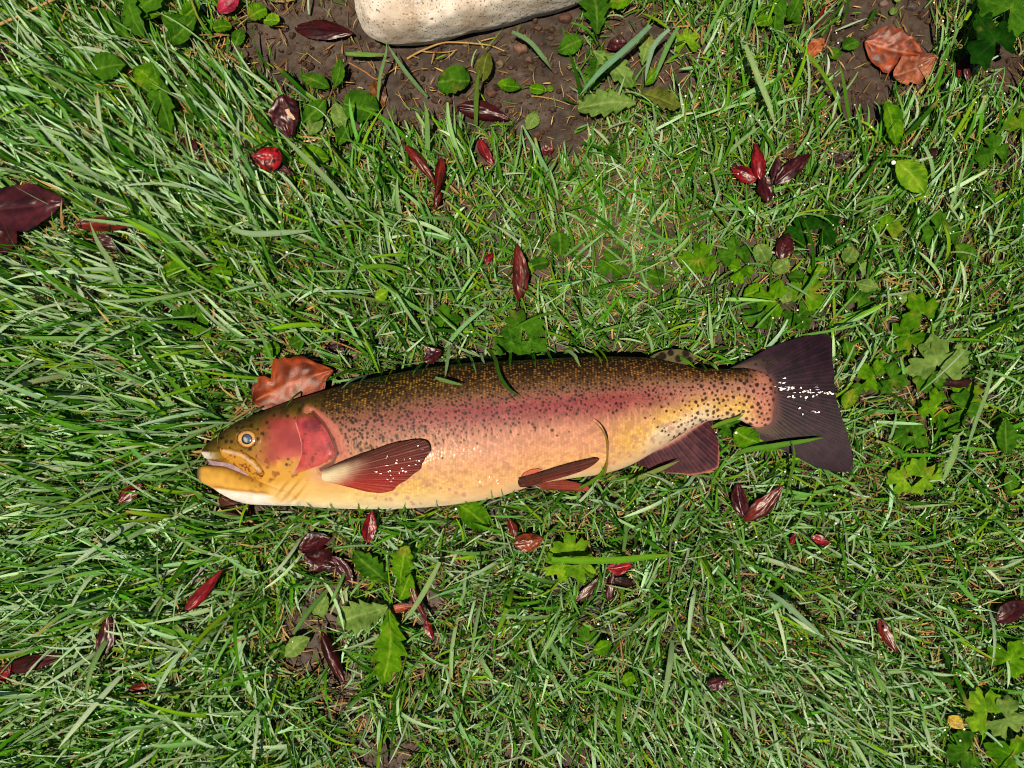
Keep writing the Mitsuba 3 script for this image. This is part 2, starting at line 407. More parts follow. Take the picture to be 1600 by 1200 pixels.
def small_loft(name, pts, cfn, mat='m_skin', nx=120, nu=70, relief=None, parent='trout'):
    """A closed tapered piece. pts rows: px, top, bottom, half thickness mm, centre height mm."""
    P = np.array(pts, float)
    xs = np.concatenate([[P[0, 0], P[0, 0] + 0.3], np.linspace(P[0, 0] + 1, P[-1, 0] - 1, nx), [P[-1, 0]]])
    g = [PchipInterpolator(P[:, 0], P[:, k])(xs) for k in (1, 2, 3, 4)]
    X, Y, Z, th = loft(xs, g[0], g[1], g[2] / 1000, g[3] / 1000, nu, 20)
    if relief is not None:
        Z = Z + relief(X, Y) * np.clip(np.sin(th)[None] * 3, 0, 1)
    V = np.stack([fx(X), fy(Y), Z], -1)
    v01 = (Y - g[0][:, None]) / np.maximum((g[1] - g[0])[:, None], 1e-3)
    c = cfn(X, Y, v01)
    n, m = X.shape
    f = grid_faces(n, m, True)
    j = np.arange(m)
    v = np.vstack([V.reshape(-1, 3), V[0].mean(0), V[-1].mean(0)])
    c = np.vstack([c.reshape(-1, 3), c[0].mean(0), c[-1].mean(0)])
    f = np.vstack([f, np.stack([np.full(m, n * m), j, (j + 1) % m], 1), np.stack([np.full(m, n * m + 1), (n - 1) * m + (j + 1) % m, (n - 1) * m + j], 1)])
    put(f'{parent}__{name}', v, f, mat, G * lin(c))
    splat(V[:, :nu], 0.05, 1)


def jaw_color(X, Y, v):
    n = nz2(X, Y, 0.12, 61, 3)
    c = np.stack([np.interp(v, [0, .06, .2, .6, 1], q) for q in ((130, 200, 216, 222, 222), (90, 150, 166, 172, 170), (36, 62, 66, 78, 80))], -1)
    yb = 761 + 0.07 * (X - 340) + 3 * (n - 0.5)
    c = lerp(c, np.array([150, 100, 44.0]), 0.55 * np.exp(-((Y - yb + 1) / 1.6) ** 2) * ss(330, 342, X) * ss(440, 420, X))
    c = lerp(c, np.array([246, 240, 230.0]), ss(0.5, 3.5, Y - yb) * ss(328, 345, X))
    c = lerp(c, throat(X, Y), ss(420, 446, X))
    c = lerp(c, np.array([84, 80, 66.0]), ss(316, 304, X))
    c = lerp(c, np.array([140, 84, 40.0]), 0.5 * ss(0.66, 0.74, nz2(X, Y, 0.13, 62, 2)) * ss(4, -4, Y - yb) * ss(325, 345, X))
    return c * (0.88 + 0.24 * n)[..., None]


small_loft('lower_jaw', [(302, 740, 742, 1.5, 26), (304, 733, 748, 4, 26), (309, 730, 754, 6, 27), (322, 728, 759, 9, 28), (345, 728, 773, 13, 29), (371, 734, 784, 17, 30), (398, 742, 788.5, 20, 31), (430, 745, 789, 23.2, 32), (462, 752, 789.5, 24.5, 33), (486, 762, 788, 15, 29)], jaw_color,
           relief=lambda X, Y: 0.0007 * ss(435, 455, X) * np.sin((Y * 0.55 + X * 0.62) * 0.62) - 0.0009 * np.exp(-((Y - 761 - 0.07 * (X - 340)) / 3) ** 2) * ss(335, 350, X) * ss(440, 415, X))
small_loft('mouth_lining', [(316, 706, 716, 3, 24), (330, 700, 736, 5, 26), (350, 704, 742, 8, 27), (375, 712, 750, 11, 28.5), (400, 724, 756, 14, 30)],
           lambda X, Y, v: np.array([184, 158, 168.0]) * (0.8 + 0.4 * nz2(X, Y, 0.2, 63, 3))[..., None] * (1 - 0.1 * v[..., None]))


def shell(name, poly, cfn, thick, edge, mat='m_skin', step=0.9, base=body_z, relief=None, sink=0.0012):
    """A plate lying on the flank: thick in the middle (mm), its rim rounding down to the skin over `edge` chart units."""
    from shapely import Polygon
    import shapely
    P = Polygon(poly).buffer(0)
    P = P.buffer(3).buffer(-6).buffer(3)
    x0, y0, x1, y1 = P.bounds
    gx, gy = np.meshgrid(np.arange(x0 - 1, x1 + 1.01, step), np.arange(y0 - 1, y1 + 1.01, step), indexing='ij')
    pts = shapely.points(gx.ravel(), gy.ravel())
    ins = shapely.contains(P, pts)
    d = shapely.distance(P.exterior, pts)
    sd = np.where(ins, d, -d).reshape(gx.shape)
    # pull the outside ring onto the outline so that the rim is clean
    ring = (sd <= 0) & (sd > -1.6 * step)
    fl = np.flatnonzero(ring.ravel())
    near = shapely.line_interpolate_point(P.exterior, shapely.line_locate_point(P.exterior, pts[fl]))
    gx.ravel()[fl], gy.ravel()[fl] = shapely.get_x(near), shapely.get_y(near)
    sdc = np.maximum(sd, 0)
    prof = np.sqrt(np.clip(1 - (1 - np.clip(sdc / edge, 0, 1)) ** 2, 0, 1))
    z = base(gx, gy) - sink + (thick / 1000 + sink) * prof
    if relief is not None:
        z = z + relief(gx, gy) * prof
    f = grid_faces(*gx.shape)
    okv = (sd > -1.6 * step).ravel()
    f = f[okv[f].all(1)]
    usedv = np.unique(f)
    mp = np.full(gx.size, -1)
    mp[usedv] = np.arange(len(usedv))
    v = np.stack([fx(gx), fy(gy), z], -1).reshape(-1, 3)[usedv]
    c = cfn(gx, gy, sdc).reshape(-1, 3)[usedv]
    put(f'trout__{name}', v, mp[f], mat, G * lin(c))


def oper_color(X, Y, d):
    n1, n2 = nz2(X, Y, 0.05, 71, 3), nz2(X, Y, 0.16, 72, 3)
    c = lerp(np.array([190, 72, 78.0]), np.array([138, 50, 64.0]), ss(0.38, 0.62, n1) * ss(712, 690, Y))
    c = lerp(c, np.array([196, 76, 70.0]), ss(690, 715, Y) * 0.8)
    c = lerp(c, np.array([96, 40, 40.0]), 0.5 * ss(0.62, 0.72, nz2(X, Y, 0.2, 74, 2)))
    c = lerp(c, np.array([212, 158, 66.0]), ss(722, 738, Y) * 0.85)
    c = lerp(c, np.array([110, 84, 30.0]), ss(656, 645, Y + 8 * (n2 - 0.5)) * 0.8)
    dl, _ = seg_dist(X, Y, [(470, 655), (477, 676), (481, 690), (481, 706), (475, 722), (468, 733)])
    c = lerp(c, np.array([222, 170, 150.0]), 0.85 * ss(3.2, 1.2, dl))
    c = lerp(c, np.array([232, 150, 132.0]), 0.5 * ss(3, 0.6, d) * ss(505, 520, X))
    return c * (0.80 + 0.40 * n2)[..., None]


shell('gill_cover', OPER, oper_color, 1.0, 14, relief=lambda X, Y: 0.0006 * (nz2(X, Y, 0.06, 73, 2) - 0.5))


def maxi_color(X, Y, d):
    n = nz2(X, Y, 0.16, 75, 3)
    c = lerp(np.array([206, 150, 52.0]), np.array([128, 70, 34.0]), ss(0.52, 0.66, n))
    dl, _ = seg_dist(X, Y, [(356, 703), (385, 708), (404, 720), (416, 733)])
    return lerp(c, np.array([214, 190, 170.0]), 0.8 * ss(3.4, 1.4, dl))


shell('upper_jaw_bone', [(346, 698), (366, 699), (387, 703), (406, 713), (419, 727), (424, 737), (416, 746), (402, 748), (388, 744), (374, 733), (362, 722), (350, 710)], maxi_color, 2.6, 5)
# eye: cloudy blue pupil in an orange ring, set in the socket
ez = float(body_z(394, 684)) - 0.0016


def disc_dome(name, cx, cy, rx, ry, z0, h, cfn, mat, nr=14, na=48):
    r, a = np.meshgrid(np.linspace(0, 1, nr), np.arange(na) / na * 2 * np.pi, indexing='ij')
    X, Y = cx + rx * r * np.cos(a), cy + ry * r * np.sin(a)
    slope = (body_z(cx, cy + 8) - body_z(cx, cy - 8)) / 16, (body_z(cx + 8, cy) - body_z(cx - 8, cy)) / 16
    Zd = z0 + h * np.sqrt(np.clip(1.02 - r * r, 0, 1)) + (Y - cy) * slope[0] + (X - cx) * slope[1]
    put(name, np.stack([fx(X), fy(Y), Zd], -1), grid_faces(nr, na, True), mat, G * lin(cfn(r, a)))


disc_dome('trout__eye', 393.5, 684, 15.6, 12.8, ez, 0.0022, lambda r, a: lerp(np.array([226, 176, 108.0]), np.array([150, 96, 40.0]), np.clip(ss(0.82, 1.0, r) + 0.3 * np.sin(a * 3 + 1) + 0.2 * np.sin(a * 17), 0, 1)), 'm_eye')
disc_dome('trout__eye__pupil', 394.2, 684.2, 9.6, 8.6, ez + 0.0012, 0.0019, lambda r, a: lerp(lerp(np.array([176, 190, 204.0]), np.array([74, 92, 116.0]), ss(0.1, 0.62, r + 0.22 * np.cos(a + 0.6) + 0.10 * np.sin(a * 3))), np.array([20, 20, 24.0]), ss(0.66, 0.86, r + 0.14 * np.cos(a - 2.6))), 'm_eye')
labels['trout__eye__pupil'] = {'label': 'cloudy blue pupil'}
# nostril
disc_dome('trout__nostril', 349, 684, 3.0, 2.2, float(body_z(349, 684)) - 0.0001, 0.0003, lambda r, a: np.zeros(r.shape + (3,)) + np.array([26, 18, 10.0]), 'm_skin', 5, 16)


def fin(name, base, edge, zfn, cfn, rays, nu=150, nw=40, amp=0.00035, rag=1.2, thick=0.0008, seed=1, mat='m_fin', occp=0.25):
    """A rayed fin between its root line and its free edge (chart points), zfn(px, py, u, w) its height; closed thin solid with ray ridges."""
    def res(p, n):
        p = np.asarray(p, float)
        t = np.concatenate([[0], np.cumsum(np.hypot(*np.diff(p, axis=0).T))])
        t /= t[-1]
        q = np.linspace(0, 1, n)
        return np.stack([PchipInterpolator(t, p[:, k])(q) for k in (0, 1)], -1)
    B, E = res(base, nu), res(edge, nu)
    u, w = np.meshgrid(np.linspace(0, 1, nu), np.linspace(0, 1, nw), indexing='ij')
    r = np.random.default_rng(seed)
    jag = np.interp(np.linspace(0, 1, nu), np.linspace(0, 1, rays * 2 + 1), r.random(rays * 2 + 1)) * rag
    d = E - B
    L = np.hypot(*d.T)[:, None] + 1e-6
    P = B[:, None] + d[:, None] * w[..., None] * (1 - (jag[:, None] / L * w ** 3)[..., None])
    X, Y = P[..., 0], P[..., 1]
    ph = u * rays * 2 * np.pi
    split = u * rays * 2 * 2 * np.pi
    rid = np.cos(ph) * (1 - w) + np.cos(split) * w
    Zf_ = zfn(X, Y, u, w) + amp * rid * ss(0, 0.15, w) + 1.5 * amp * (nz2(X, Y, 0.06, seed + 80, 2) - 0.5)
    c = cfn(X, Y, u, w, rid)
    Vt = np.stack([fx(X), fy(Y), Zf_], -1)
    Vd = Vt - [0, 0, thick]
    N = nu * nw
    f = grid_faces(nu, nw)
    idx = np.arange(N).reshape(nu, nw)
    loop = np.concatenate([idx[0], idx[1:, -1], idx[-1, -2::-1], idx[-2:0:-1, 0]])
    l2 = np.roll(loop, -1)
    f = np.vstack([f, f[:, ::-1] + N, np.stack([loop, loop + N, l2 + N], 1), np.stack([loop, l2 + N, l2], 1)])
    cc = np.vstack([c.reshape(-1, 3), c.reshape(-1, 3)])
    put(f'trout__{name}', np.vstack([Vt.reshape(-1, 3), Vd.reshape(-1, 3)]), f, mat, G * lin(cc))
    splat(dense(Vt, grid_faces(nu, nw), 2), occp, 1, True)


def tail_z(X, Y, u, w):
    s = np.clip((X - 1160) / 160, -0.4, 1.2)
    z = 0.021 + 0.010 * s - 0.006 * (620 - Y) / 100 * s - 0.008 * np.abs((Y - 625) / 100) ** 2 * s
    return np.where(X < 1225, np.minimum(z, 0.022 + 0.01 * s), z)


def tail_color(X, Y, u, w, rid):
    n = nz2(X, Y, 0.1, 91, 3)
    c = lerp(np.array([48, 26, 44.0]), np.array([28, 16, 26.0]), ss(0.3, 0.7, n))
    c = lerp(c, np.array([84, 58, 72.0]), 0.26 * ss(0.2, 1, rid))
    c = lerp(c, np.array([96, 84, 62.0]), ss(0.52, 0.15, w) * np.maximum(ss(0.36, 0.12, u), ss(0.60, 0.86, u)) * 0.8)
    sp = ss(0.60, 0.72, nz2(X, Y, 0.16, 93, 2)) * ss(0.62, 0.30, w) * np.maximum(ss(0.42, 0.25, u), ss(0.55, 0.72, u))
    c = lerp(c, np.array([110, 74, 72.0]), 0.75 * ss(0.16, 0.03, w))
    return lerp(c, np.array([30, 20, 24.0]), 0.85 * sp)


fin('tail_fin', [(1140, 579), (1165, 575), (1190, 580), (1207, 592), (1214, 612), (1214, 640), (1204, 658), (1188, 668), (1160, 664)],
    [(1150, 573), (1186, 555), (1222, 537), (1262, 525), (1288, 520), (1309, 521), (1310, 566), (1310, 605), (1317, 647), (1327, 678), (1338, 726), (1335, 736), (1322, 740), (1288, 734), (1249, 715), (1217, 699), (1191, 686), (1166, 668)],
    tail_z, tail_color, 44, nu=320, nw=70, amp=0.00007, rag=2.0, seed=2, occp=0.06)


def anal_color(X, Y, u, w, rid):
    n = nz2(X, Y, 0.09, 95, 3)
    c = lerp(np.array([84, 42, 52.0]), np.array([54, 28, 40.0]), ss(0.3, 0.7, n))
    c = lerp(c, np.array([140, 84, 84.0]), 0.3 * ss(0.1, 1, rid))
    c = lerp(c, np.array([226, 178, 150.0]), 0.8 * ss(0.14, 0.0, w))
    return lerp(c, np.array([222, 150, 130.0]), 0.75 * ss(0.93, 1.0, w) * ss(0.35, 0.20, np.abs(u - 0.47)))


fin('anal_fin', [(1116, 655), (1085, 668), (1050, 690), (1020, 707), (988, 722)],
    [(1114, 655), (1122, 676), (1128, 694), (1129, 715), (1127, 732), (1108, 741), (1086, 745), (1060, 743), (1036, 740), (1007, 731), (990, 723)],
    lambda X, Y, u, w: np.clip(0.027 - 0.004 * w, 0.02, 1) + 0.002 * np.sin(u * 5), anal_color, 14, nu=130, nw=50, amp=0.00030, seed=3, occp=0.04)


def pec_color(X, Y, u, w, rid):
    n = nz2(X, Y, 0.1, 97, 3)
    c = np.stack([np.interp(u, [0, .25, .5, .75, 1], q) for q in ((66, 74, 92, 150, 190), (54, 46, 38, 42, 74), (42, 38, 34, 36, 46))], -1)
    c = lerp(c, np.array([72, 34, 32.0]), 0.8 * ss(0.78, 1.0, w) * ss(0.9, 0.4, u))
    c = lerp(c, np.array([190, 140, 120.0]), 0.42 * ss(0.3, 1, rid) * (0.2 + 1.4 * n))
    pale = lerp(np.array([150, 138, 112.0]), np.array([236, 222, 184.0]), ss(0.1, 0.6, u))
    return lerp(c, pale, ss(0.52, 0.10, w + 0.16 * (u - 0.5) + 0.1 * (n - 0.5)))


fin('pectoral_fin', [(517, 729), (514, 735), (514, 741), (518, 746)],
    [(545, 716), (570, 706), (596, 697), (637, 684), (662, 681), (678, 682), (685.5, 690), (681, 702), (676, 714), (668, 724), (659, 733), (648, 744), (635, 752), (622, 760), (607, 764), (590, 763), (572, 757)],
    lambda X, Y, u, w: body_z(X, Y) + 0.0014 + 0.0035 * w * (1 - u) + 0.0015 * w, pec_color, 14, nu=170, nw=60, amp=0.0004, rag=8, thick=0.0004, seed=4, occp=0.12)


def pel_color(X, Y, u, w, rid):
    n = nz2(X, Y, 0.12, 99, 3)
    c = np.stack([np.interp(u, [0, .45, .6, .8, 1], q) for q in ((80, 86, 104, 138, 96), (58, 50, 46, 72, 58), (46, 42, 40, 60, 46))], -1)
    return lerp(c, np.array([62, 36, 32.0]), 0.5 * ss(0.45, 0.65, n))


fin('pelvic_fin', [(810, 741), (809, 748), (813, 757)],
    [(823, 738), (850, 730), (880, 721), (910, 714), (926, 711.5), (933, 713), (930, 717), (908, 731), (890, 738), (872, 744), (846, 752), (826, 758)],
    lambda X, Y, u, w: body_z(X, Y) + 0.0022 + 0.0022 * np.sin(np.clip(u, 0, 1) * 3.1), pel_color, 9, nu=110, nw=50, amp=0.00035, rag=1.5, seed=5, occp=0.12)
fin('pelvic_fin_001', [(838, 756), (842, 762), (848, 768)],
    [(866, 752), (890, 754), (908, 758), (921, 762), (924, 767), (918, 771), (900, 771), (880, 770), (862, 769)],
    lambda X, Y, u, w: 0.021 + 0.0 * X, lambda X, Y, u, w, rid: np.zeros(X.shape + (3,)) + np.array([140, 62, 48.0]) * (0.7 + 0.6 * nz2(X, Y, 0.1, 98, 3))[..., None], 8, nu=80, nw=30, seed=6)
fin('fin_flap', [(813, 740), (822, 737), (832, 735), (842, 731)], [(816, 734), (826, 729), (836, 727), (846, 728)],
    lambda X, Y, u, w: body_z(X, Y) + 0.0012 + 0.001 * w, lambda X, Y, u, w, rid: np.zeros(X.shape + (3,)) + np.array([216, 118, 92.0]), 4, nu=40, nw=14, seed=7)
labels['trout__pelvic_fin_001'] = {'label': 'reddish brown far pelvic fin mostly under the belly'}


def adi_color(X, Y, u, w, rid):
    sp, _ = np.min([np.hypot(X - a, Y - b) / r for a, b, r in ((1037, 556, 6), (1050, 551, 5), (1062, 560, 5.5), (1074, 552, 6), (1080, 562, 5), (1030, 560, 5))], 0), 0
    return lerp(np.array([28, 22, 16.0]), np.array([104, 96, 62.0]), ss(0.85, 1.2, sp))


fin('adipose_fin', [(1014, 562), (1035, 566), (1060, 570)], [(1018, 557), (1028, 551), (1041, 547), (1058, 545), (1074, 547), (1085, 552), (1089, 560), (1085, 566), (1074, 570)],
    lambda X, Y, u, w: 0.031 - 0.002 * w, adi_color, 5, nu=60, nw=24, amp=0.0002, rag=0.5, seed=8)

# ------------------------------------------------------------------ stone, pebbles
def rock(name, poly, h, seed, mat, z0=-0.006, nr=70, na=260, rnd=0.35, rough=0.006, color=None, zp=0.02):
    P = np.array([np.array(W(a, b, zp)) for a, b in poly])
    c = P.mean(0)
    q = np.vstack([P, P[:1]])
    t = np.concatenate([[0], np.cumsum(np.hypot(*np.diff(q, axis=0).T))])
    s = np.linspace(0, t[-1], na, endpoint=False)
    ring = np.stack([np.interp(s, t, q[:, k]) for k in (0, 1)], -1)
    for _ in range(max(2, na // 60)):
        ring = 0.5 * ring + 0.25 * np.roll(ring, 1, 0) + 0.25 * np.roll(ring, -1, 0)
    k = np.linspace(0, 1, nr)
    ang = k * np.pi * 0.60                           # from the crown over the shoulder to the undercut foot
    rr = np.clip(np.sin(np.minimum(ang, np.pi / 2)), 0, 1) ** rnd * np.where(ang > np.pi / 2, 1 - 0.25 * (ang - np.pi / 2), 1)
    rr[0] = 0
    zz = np.where(ang < np.pi / 2, np.abs(np.cos(ang)) ** 0.8, -np.abs(np.cos(ang)) * 1.2)
    V = c + (ring[None] - c) * rr[:, None, None]
    Zz = np.repeat((z0 + 0.38 * h + zz * h * 0.62)[:, None], na, 1)
    V = np.concatenate([V, Zz[..., None]], -1)
    size = np.sqrt(np.ptp(P[:, 0]) * np.ptp(P[:, 1]))
    d = (nz(V, 2.2 / size, seed, 4) - 0.5) * rough * 2 + (nz(V, 9 / size, seed + 2, 3) - 0.5) * rough * 0.9
    nrm = V - np.append(c, z0 + 0.3 * h)
    nrm /= np.linalg.norm(nrm, axis=-1, keepdims=True) + 1e-9
    V = V + nrm * (d * np.clip(rr * 3, 0, 1)[:, None])[..., None]
    col = None if color is None else lin(color) * 0.42 * (0.6 + 0.6 * nz(V, 60 / (size * 20), seed + 5, 3))[..., None]
    k_ = key(name)
    put(k_, V, grid_faces(nr, na, True)[:, ::-1], mat, col)
    splat(dense(V, grid_faces(nr, na, True), 2) if na < 100 else V.reshape(-1, 3), 0.15, 1)
    return k_


k = rock('stone', [(553, -8), (560, 28), (570, 46), (584, 59), (606, 67), (640, 67), (690, 60), (760, 42), (830, 24), (880, 12), (915, 0), (990, -50), (1000, -110), (930, -180), (760, -210), (620, -170), (556, -80)], 0.066, 4, 'm_granite', rnd=0.22, rough=0.0045, nr=110, na=420)
tag(k, 'pale speckled granite stone lying on the bare soil', 'stone')
for poly_c, r_, h_, sd, col_, lab in [
        ((813, 76), 15, .010, 1, (176, 136, 112), 'pinkish tan pebble in the soil under the granite stone'),
        ((826, 92), 9, .007, 2, (150, 116, 98), 'small brown pebble just below the pinkish tan one'),
        ((782, 98), 10, .007, 3, (160, 140, 112), 'small buff pebble by the upright green leaf'),
        ((882, 28), 14, .009, 4, (128, 92, 78), 'reddish brown pebble beside the edge of the granite stone'),
        ((840, 43), 8, .006, 5, (132, 96, 80), 'tiny brown pebble in the soil below the granite stone'),
        ((1382, 6), 11, .008, 6, (168, 142, 130), 'light pinkish pebble in the upper soil gap over the rust leaf'),
        ((1424, 10), 11, .008, 7, (120, 106, 104), 'greyish pebble beside the light pinkish one'),
        ((1312, 62), 10, .007, 8, (112, 94, 90), 'grey brown pebble next to the small orange leaf'),
        ((768, 145), 11, .007, 9, (134, 96, 80), 'brown pebble below the stem of the upright green leaf'),
        ((640, 1165), 10, .006, 10, (120, 92, 80), 'brown pebble in the bare patch at the lower edge'),
        ((1478, 676), 7, .007, 12, (190, 130, 100), 'small orange tan pebble in the grass past the tail')]:
    a = np.linspace(0, 2 * np.pi, 11, endpoint=False)
    rr = np.random.default_rng(sd).uniform(0.65, 1.15, 11) * r_ * .72
    k = rock('pebble', np.stack([poly_c[0] + rr * np.cos(a) * 1.15, poly_c[1] + rr * np.sin(a) * 0.85], 1), h_, sd + 20, 'm_stalk', z0=-0.002, nr=14, na=36, rnd=0.5, rough=0.0012, color=col_, zp=0.003)
    tag(k, lab, 'pebble')

# ------------------------------------------------------------------ fallen leaves
PAL = {'maroon': ((74, 20, 26), (44, 12, 18), (104, 30, 36)), 'purple': ((88, 36, 46), (52, 22, 32), (124, 68, 80)), 'crimson': ((150, 22, 34), (78, 12, 20), (186, 60, 64)),
       'redbrown': ((120, 36, 26), (70, 22, 18), (160, 62, 44)), 'rust': ((168, 76, 38), (104, 42, 22), (212, 124, 80)), 'tan': ((190, 112, 78), (128, 70, 48), (220, 160, 124)),
       'brown': ((96, 58, 38), (58, 36, 26), (128, 86, 60)), 'darkbrown': ((58, 30, 24), (34, 18, 16), (84, 48, 38)), 'pink': ((190, 40, 76), (130, 20, 50), (226, 100, 130)),
       'orange': ((214, 128, 80), (160, 80, 44), (232, 168, 120)), 'ochre': ((126, 78, 26), (84, 50, 18), (150, 104, 48)), 'scarlet': ((176, 20, 30), (96, 12, 20), (200, 60, 60)), 'yellow': ((206, 180, 60), (150, 130, 40), (226, 206, 110))}


def frame(yaw, pitch, roll):
    cy, sy_, cp, sp, cr, sr = math.cos(yaw), math.sin(yaw), math.cos(pitch), math.sin(pitch), math.cos(roll), math.sin(roll)
    Rz = np.array([[cy, -sy_, 0], [sy_, cy, 0], [0, 0, 1]])
    Ry = np.array([[cp, 0, -sp], [0, 1, 0], [sp, 0, cp]])
    Rx = np.array([[1, 0, 0], [0, cr, -sr], [0, sr, cr]])
    return Rz @ Ry @ Rx


def fallen(px, py, L, Wd, ang, pal, label, curl=70, pitch=0, roll=0, z=0.014, bend=15, ragged=0.22, wet=True, p_over=0.10, shape=1.0, spot=None, spots_n=0, stalk=0, seed=None, crumple=0.22):
    """A fallen leaf: L, Wd in photograph pixels (flattened), curl = degrees its width is rolled through (negative: edges down)."""
    seed = seed if seed is not None else int(px * 7 + py)
    r = np.random.default_rng(seed)
    nt, nu = 40, 21
    t, u = np.meshgrid(np.linspace(0, 1, nt), np.linspace(-1, 1, nu), indexing='ij')
    L, Wd = L * PX * (H - z) / H, Wd * PX * (H - z) / H
    half = Wd / 2 * np.sin(np.pi * np.clip(t, 0.002, 0.998) ** (0.85 * shape)) ** 0.75
    half = half * (1 + ragged * 2 * (nz2(t * 3, np.sign(u) * 2, 2.2, seed, 3) - 0.5))
    roll = roll + r.uniform(-22, 22)
    pitch = pitch + r.uniform(-9, 9)
    bend = bend * r.choice([-1.0, 1.0, 1.6])
    C = math.radians(curl) * (0.55 + 0.9 * t) if abs(curl) > 30 else np.full_like(t, math.radians(curl))
    C = np.where(np.abs(C) < 0.05, 0.05, C)
    rad = half / (np.abs(C) / 2)
    yy = rad * np.sin(u * np.abs(C) / 2)
    zz = np.sign(C) * rad * (1 - np.cos(u * np.abs(C) / 2))
    B = math.radians(bend)
    if abs(B) > 0.02:
        bx = L / B * np.sin((t - 0.5) * B)
        bz = L / B * (np.cos((t - 0.5) * B) - 1)
    else:
        bx, bz = (t - 0.5) * L, 0 * t
    side = L * 0.06 * np.sin(np.pi * t) * r.uniform(-1, 1)
    V = np.stack([bx, yy + side, zz + bz], -1)
    V[..., 2] += crumple * Wd * (nz2(t * 3.2 + seed, u * 1.5, 1.0, seed, 4) - 0.5) + 0.006 * Wd * np.abs(np.sin((t * 6 - np.abs(u) * 1.3 + 0.5 * nz2(t * 2, u, 1, seed + 4, 2)) * np.pi)) * ss(0, .2, np.abs(u)) - 0.02 * Wd * np.exp(-(u / 0.14) ** 2)
    M = frame(math.radians(ang), math.radians(pitch), math.radians(roll))
    V = V @ M.T
    X, Y = W(px, py, z)
    V = V + [X, Y, z]
    low = V[..., 2].min()
    if low < 0.0015:
        V[..., 2] += 0.0015 - low
    b, d, h = (np.array(c, float) for c in PAL[pal])
    n1, n2 = nz2(t * 4, u * 2 + seed, 1.0, seed + 1, 3), nz2(t * 16, u * 6 + seed, 1.0, seed + 2, 2)
    c = lerp(d, b, ss(0.32, 0.62, n1)) * (0.6 + 0.8 * n2)[..., None]
    c = lerp(c, h, 0.55 * np.exp(-(u / 0.07) ** 2) + 0.08 * ss(0.75, 1.0, np.abs(np.sin((t * 7 - np.abs(u) * 1.3) * np.pi))))
    if spots_n:
        for _ in range(spots_n):
            a, e, q = r.uniform(0.1, 0.9), r.uniform(-0.8, 0.8), r.uniform(0.04, 0.09)
            c = lerp(c, d * 0.35, ss(q, q * 0.6, np.hypot(t - a, (u - e) * 0.35)))
    k = key('fallen_leaf')
    mat = 'm_wet_leaf' if wet else 'm_dry_leaf'
    f = grid_faces(nt, nu)
    th_ = np.array([0, 0, -0.00025])
    if stalk or spot:
        put(k + '__blade', V, f, mat, 0.6 * lin(c))
    else:
        put(k, V, f, mat, 0.6 * lin(c))
    if stalk:
        e0 = V[0, nu // 2]
        dirv = V[0, nu // 2] - V[2, nu // 2]
        dirv /= np.linalg.norm(dirv) + 1e-9
        pts = np.array([e0 - dirv * 0.002, e0 + dirv * stalk * PX * 0.5, e0 + dirv * stalk * PX + [0, 0, -0.004]])
        v_, f_ = tube(pts, 0.0007, 0.0005)
        put(k + '__stalk', v_, f_, 'm_stalk', np.tile(0.6 * lin(d), (len(v_), 1)))
    if spot:
        i, jj = int(0.45 * nt), int(0.68 * nu)
        s0 = V[i, jj]
        pts = np.array([s0 + M @ np.array([-0.0045, -.0015, 0]), s0 + M @ np.array([0, -.0005, 0]), s0 + M @ np.array([0.003, .002, 0]), s0 + M @ np.array([0.0065, .0035, 0])]) + [0, 0, 0.0011]
        v_, f_ = tube(pts, 0.0024, 0.0012)
        v_[:, 2] = s0[2] + 0.0012 + (v_[:, 2] - s0[2]) * 0.30
        put(k + '__pale_mark', v_, f_, 'm_stalk', np.tile(0.65 * lin((236, 200, 170)), (len(v_), 1)))
        labels[k + '__pale_mark'] = {'label': 'small pale cream mark on the leaf'}
    tag(k, label, 'leaf', 'fallen leaves on the lawn')
    splat(dense(V, f, 3), p_over, 1, True)
    return k


def tube(pts, r0, r1, n=16, m=7):
    pts = np.asarray(pts, float)
    t = np.concatenate([[0], np.cumsum(np.linalg.norm(np.diff(pts, axis=0), axis=1))])
    t /= t[-1]
    s = np.linspace(0, 1, n)
    P = np.stack([PchipInterpolator(t, pts[:, k])(s) for k in range(3)], -1)
    d = np.gradient(P, axis=0)
    d /= np.linalg.norm(d, axis=1, keepdims=True) + 1e-12
    up_ = np.where(np.abs(d[:, 2:3]) > 0.9, [[1, 0, 0]], [[0, 0, 1.0]])
    a = np.cross(d, up_)
    a /= np.linalg.norm(a, axis=1, keepdims=True) + 1e-12
    b = np.cross(a, d)
    q = np.arange(m) / m * 2 * np.pi
    rad = (r0 + (r1 - r0) * s)[:, None, None]
    V = P[:, None] + rad * (a[:, None] * np.cos(q)[None, :, None] + b[:, None] * np.sin(q)[None, :, None])
    v = np.vstack([V.reshape(-1, 3), P[0], P[-1]])
    j = np.arange(m)
    f = np.vstack([grid_faces(n, m, True), np.stack([np.full(m, n * m), (j + 1) % m, j], 1), np.stack([np.full(m, n * m + 1), (n - 1) * m + j, (n - 1) * m + (j + 1) % m], 1)])
    return v, f


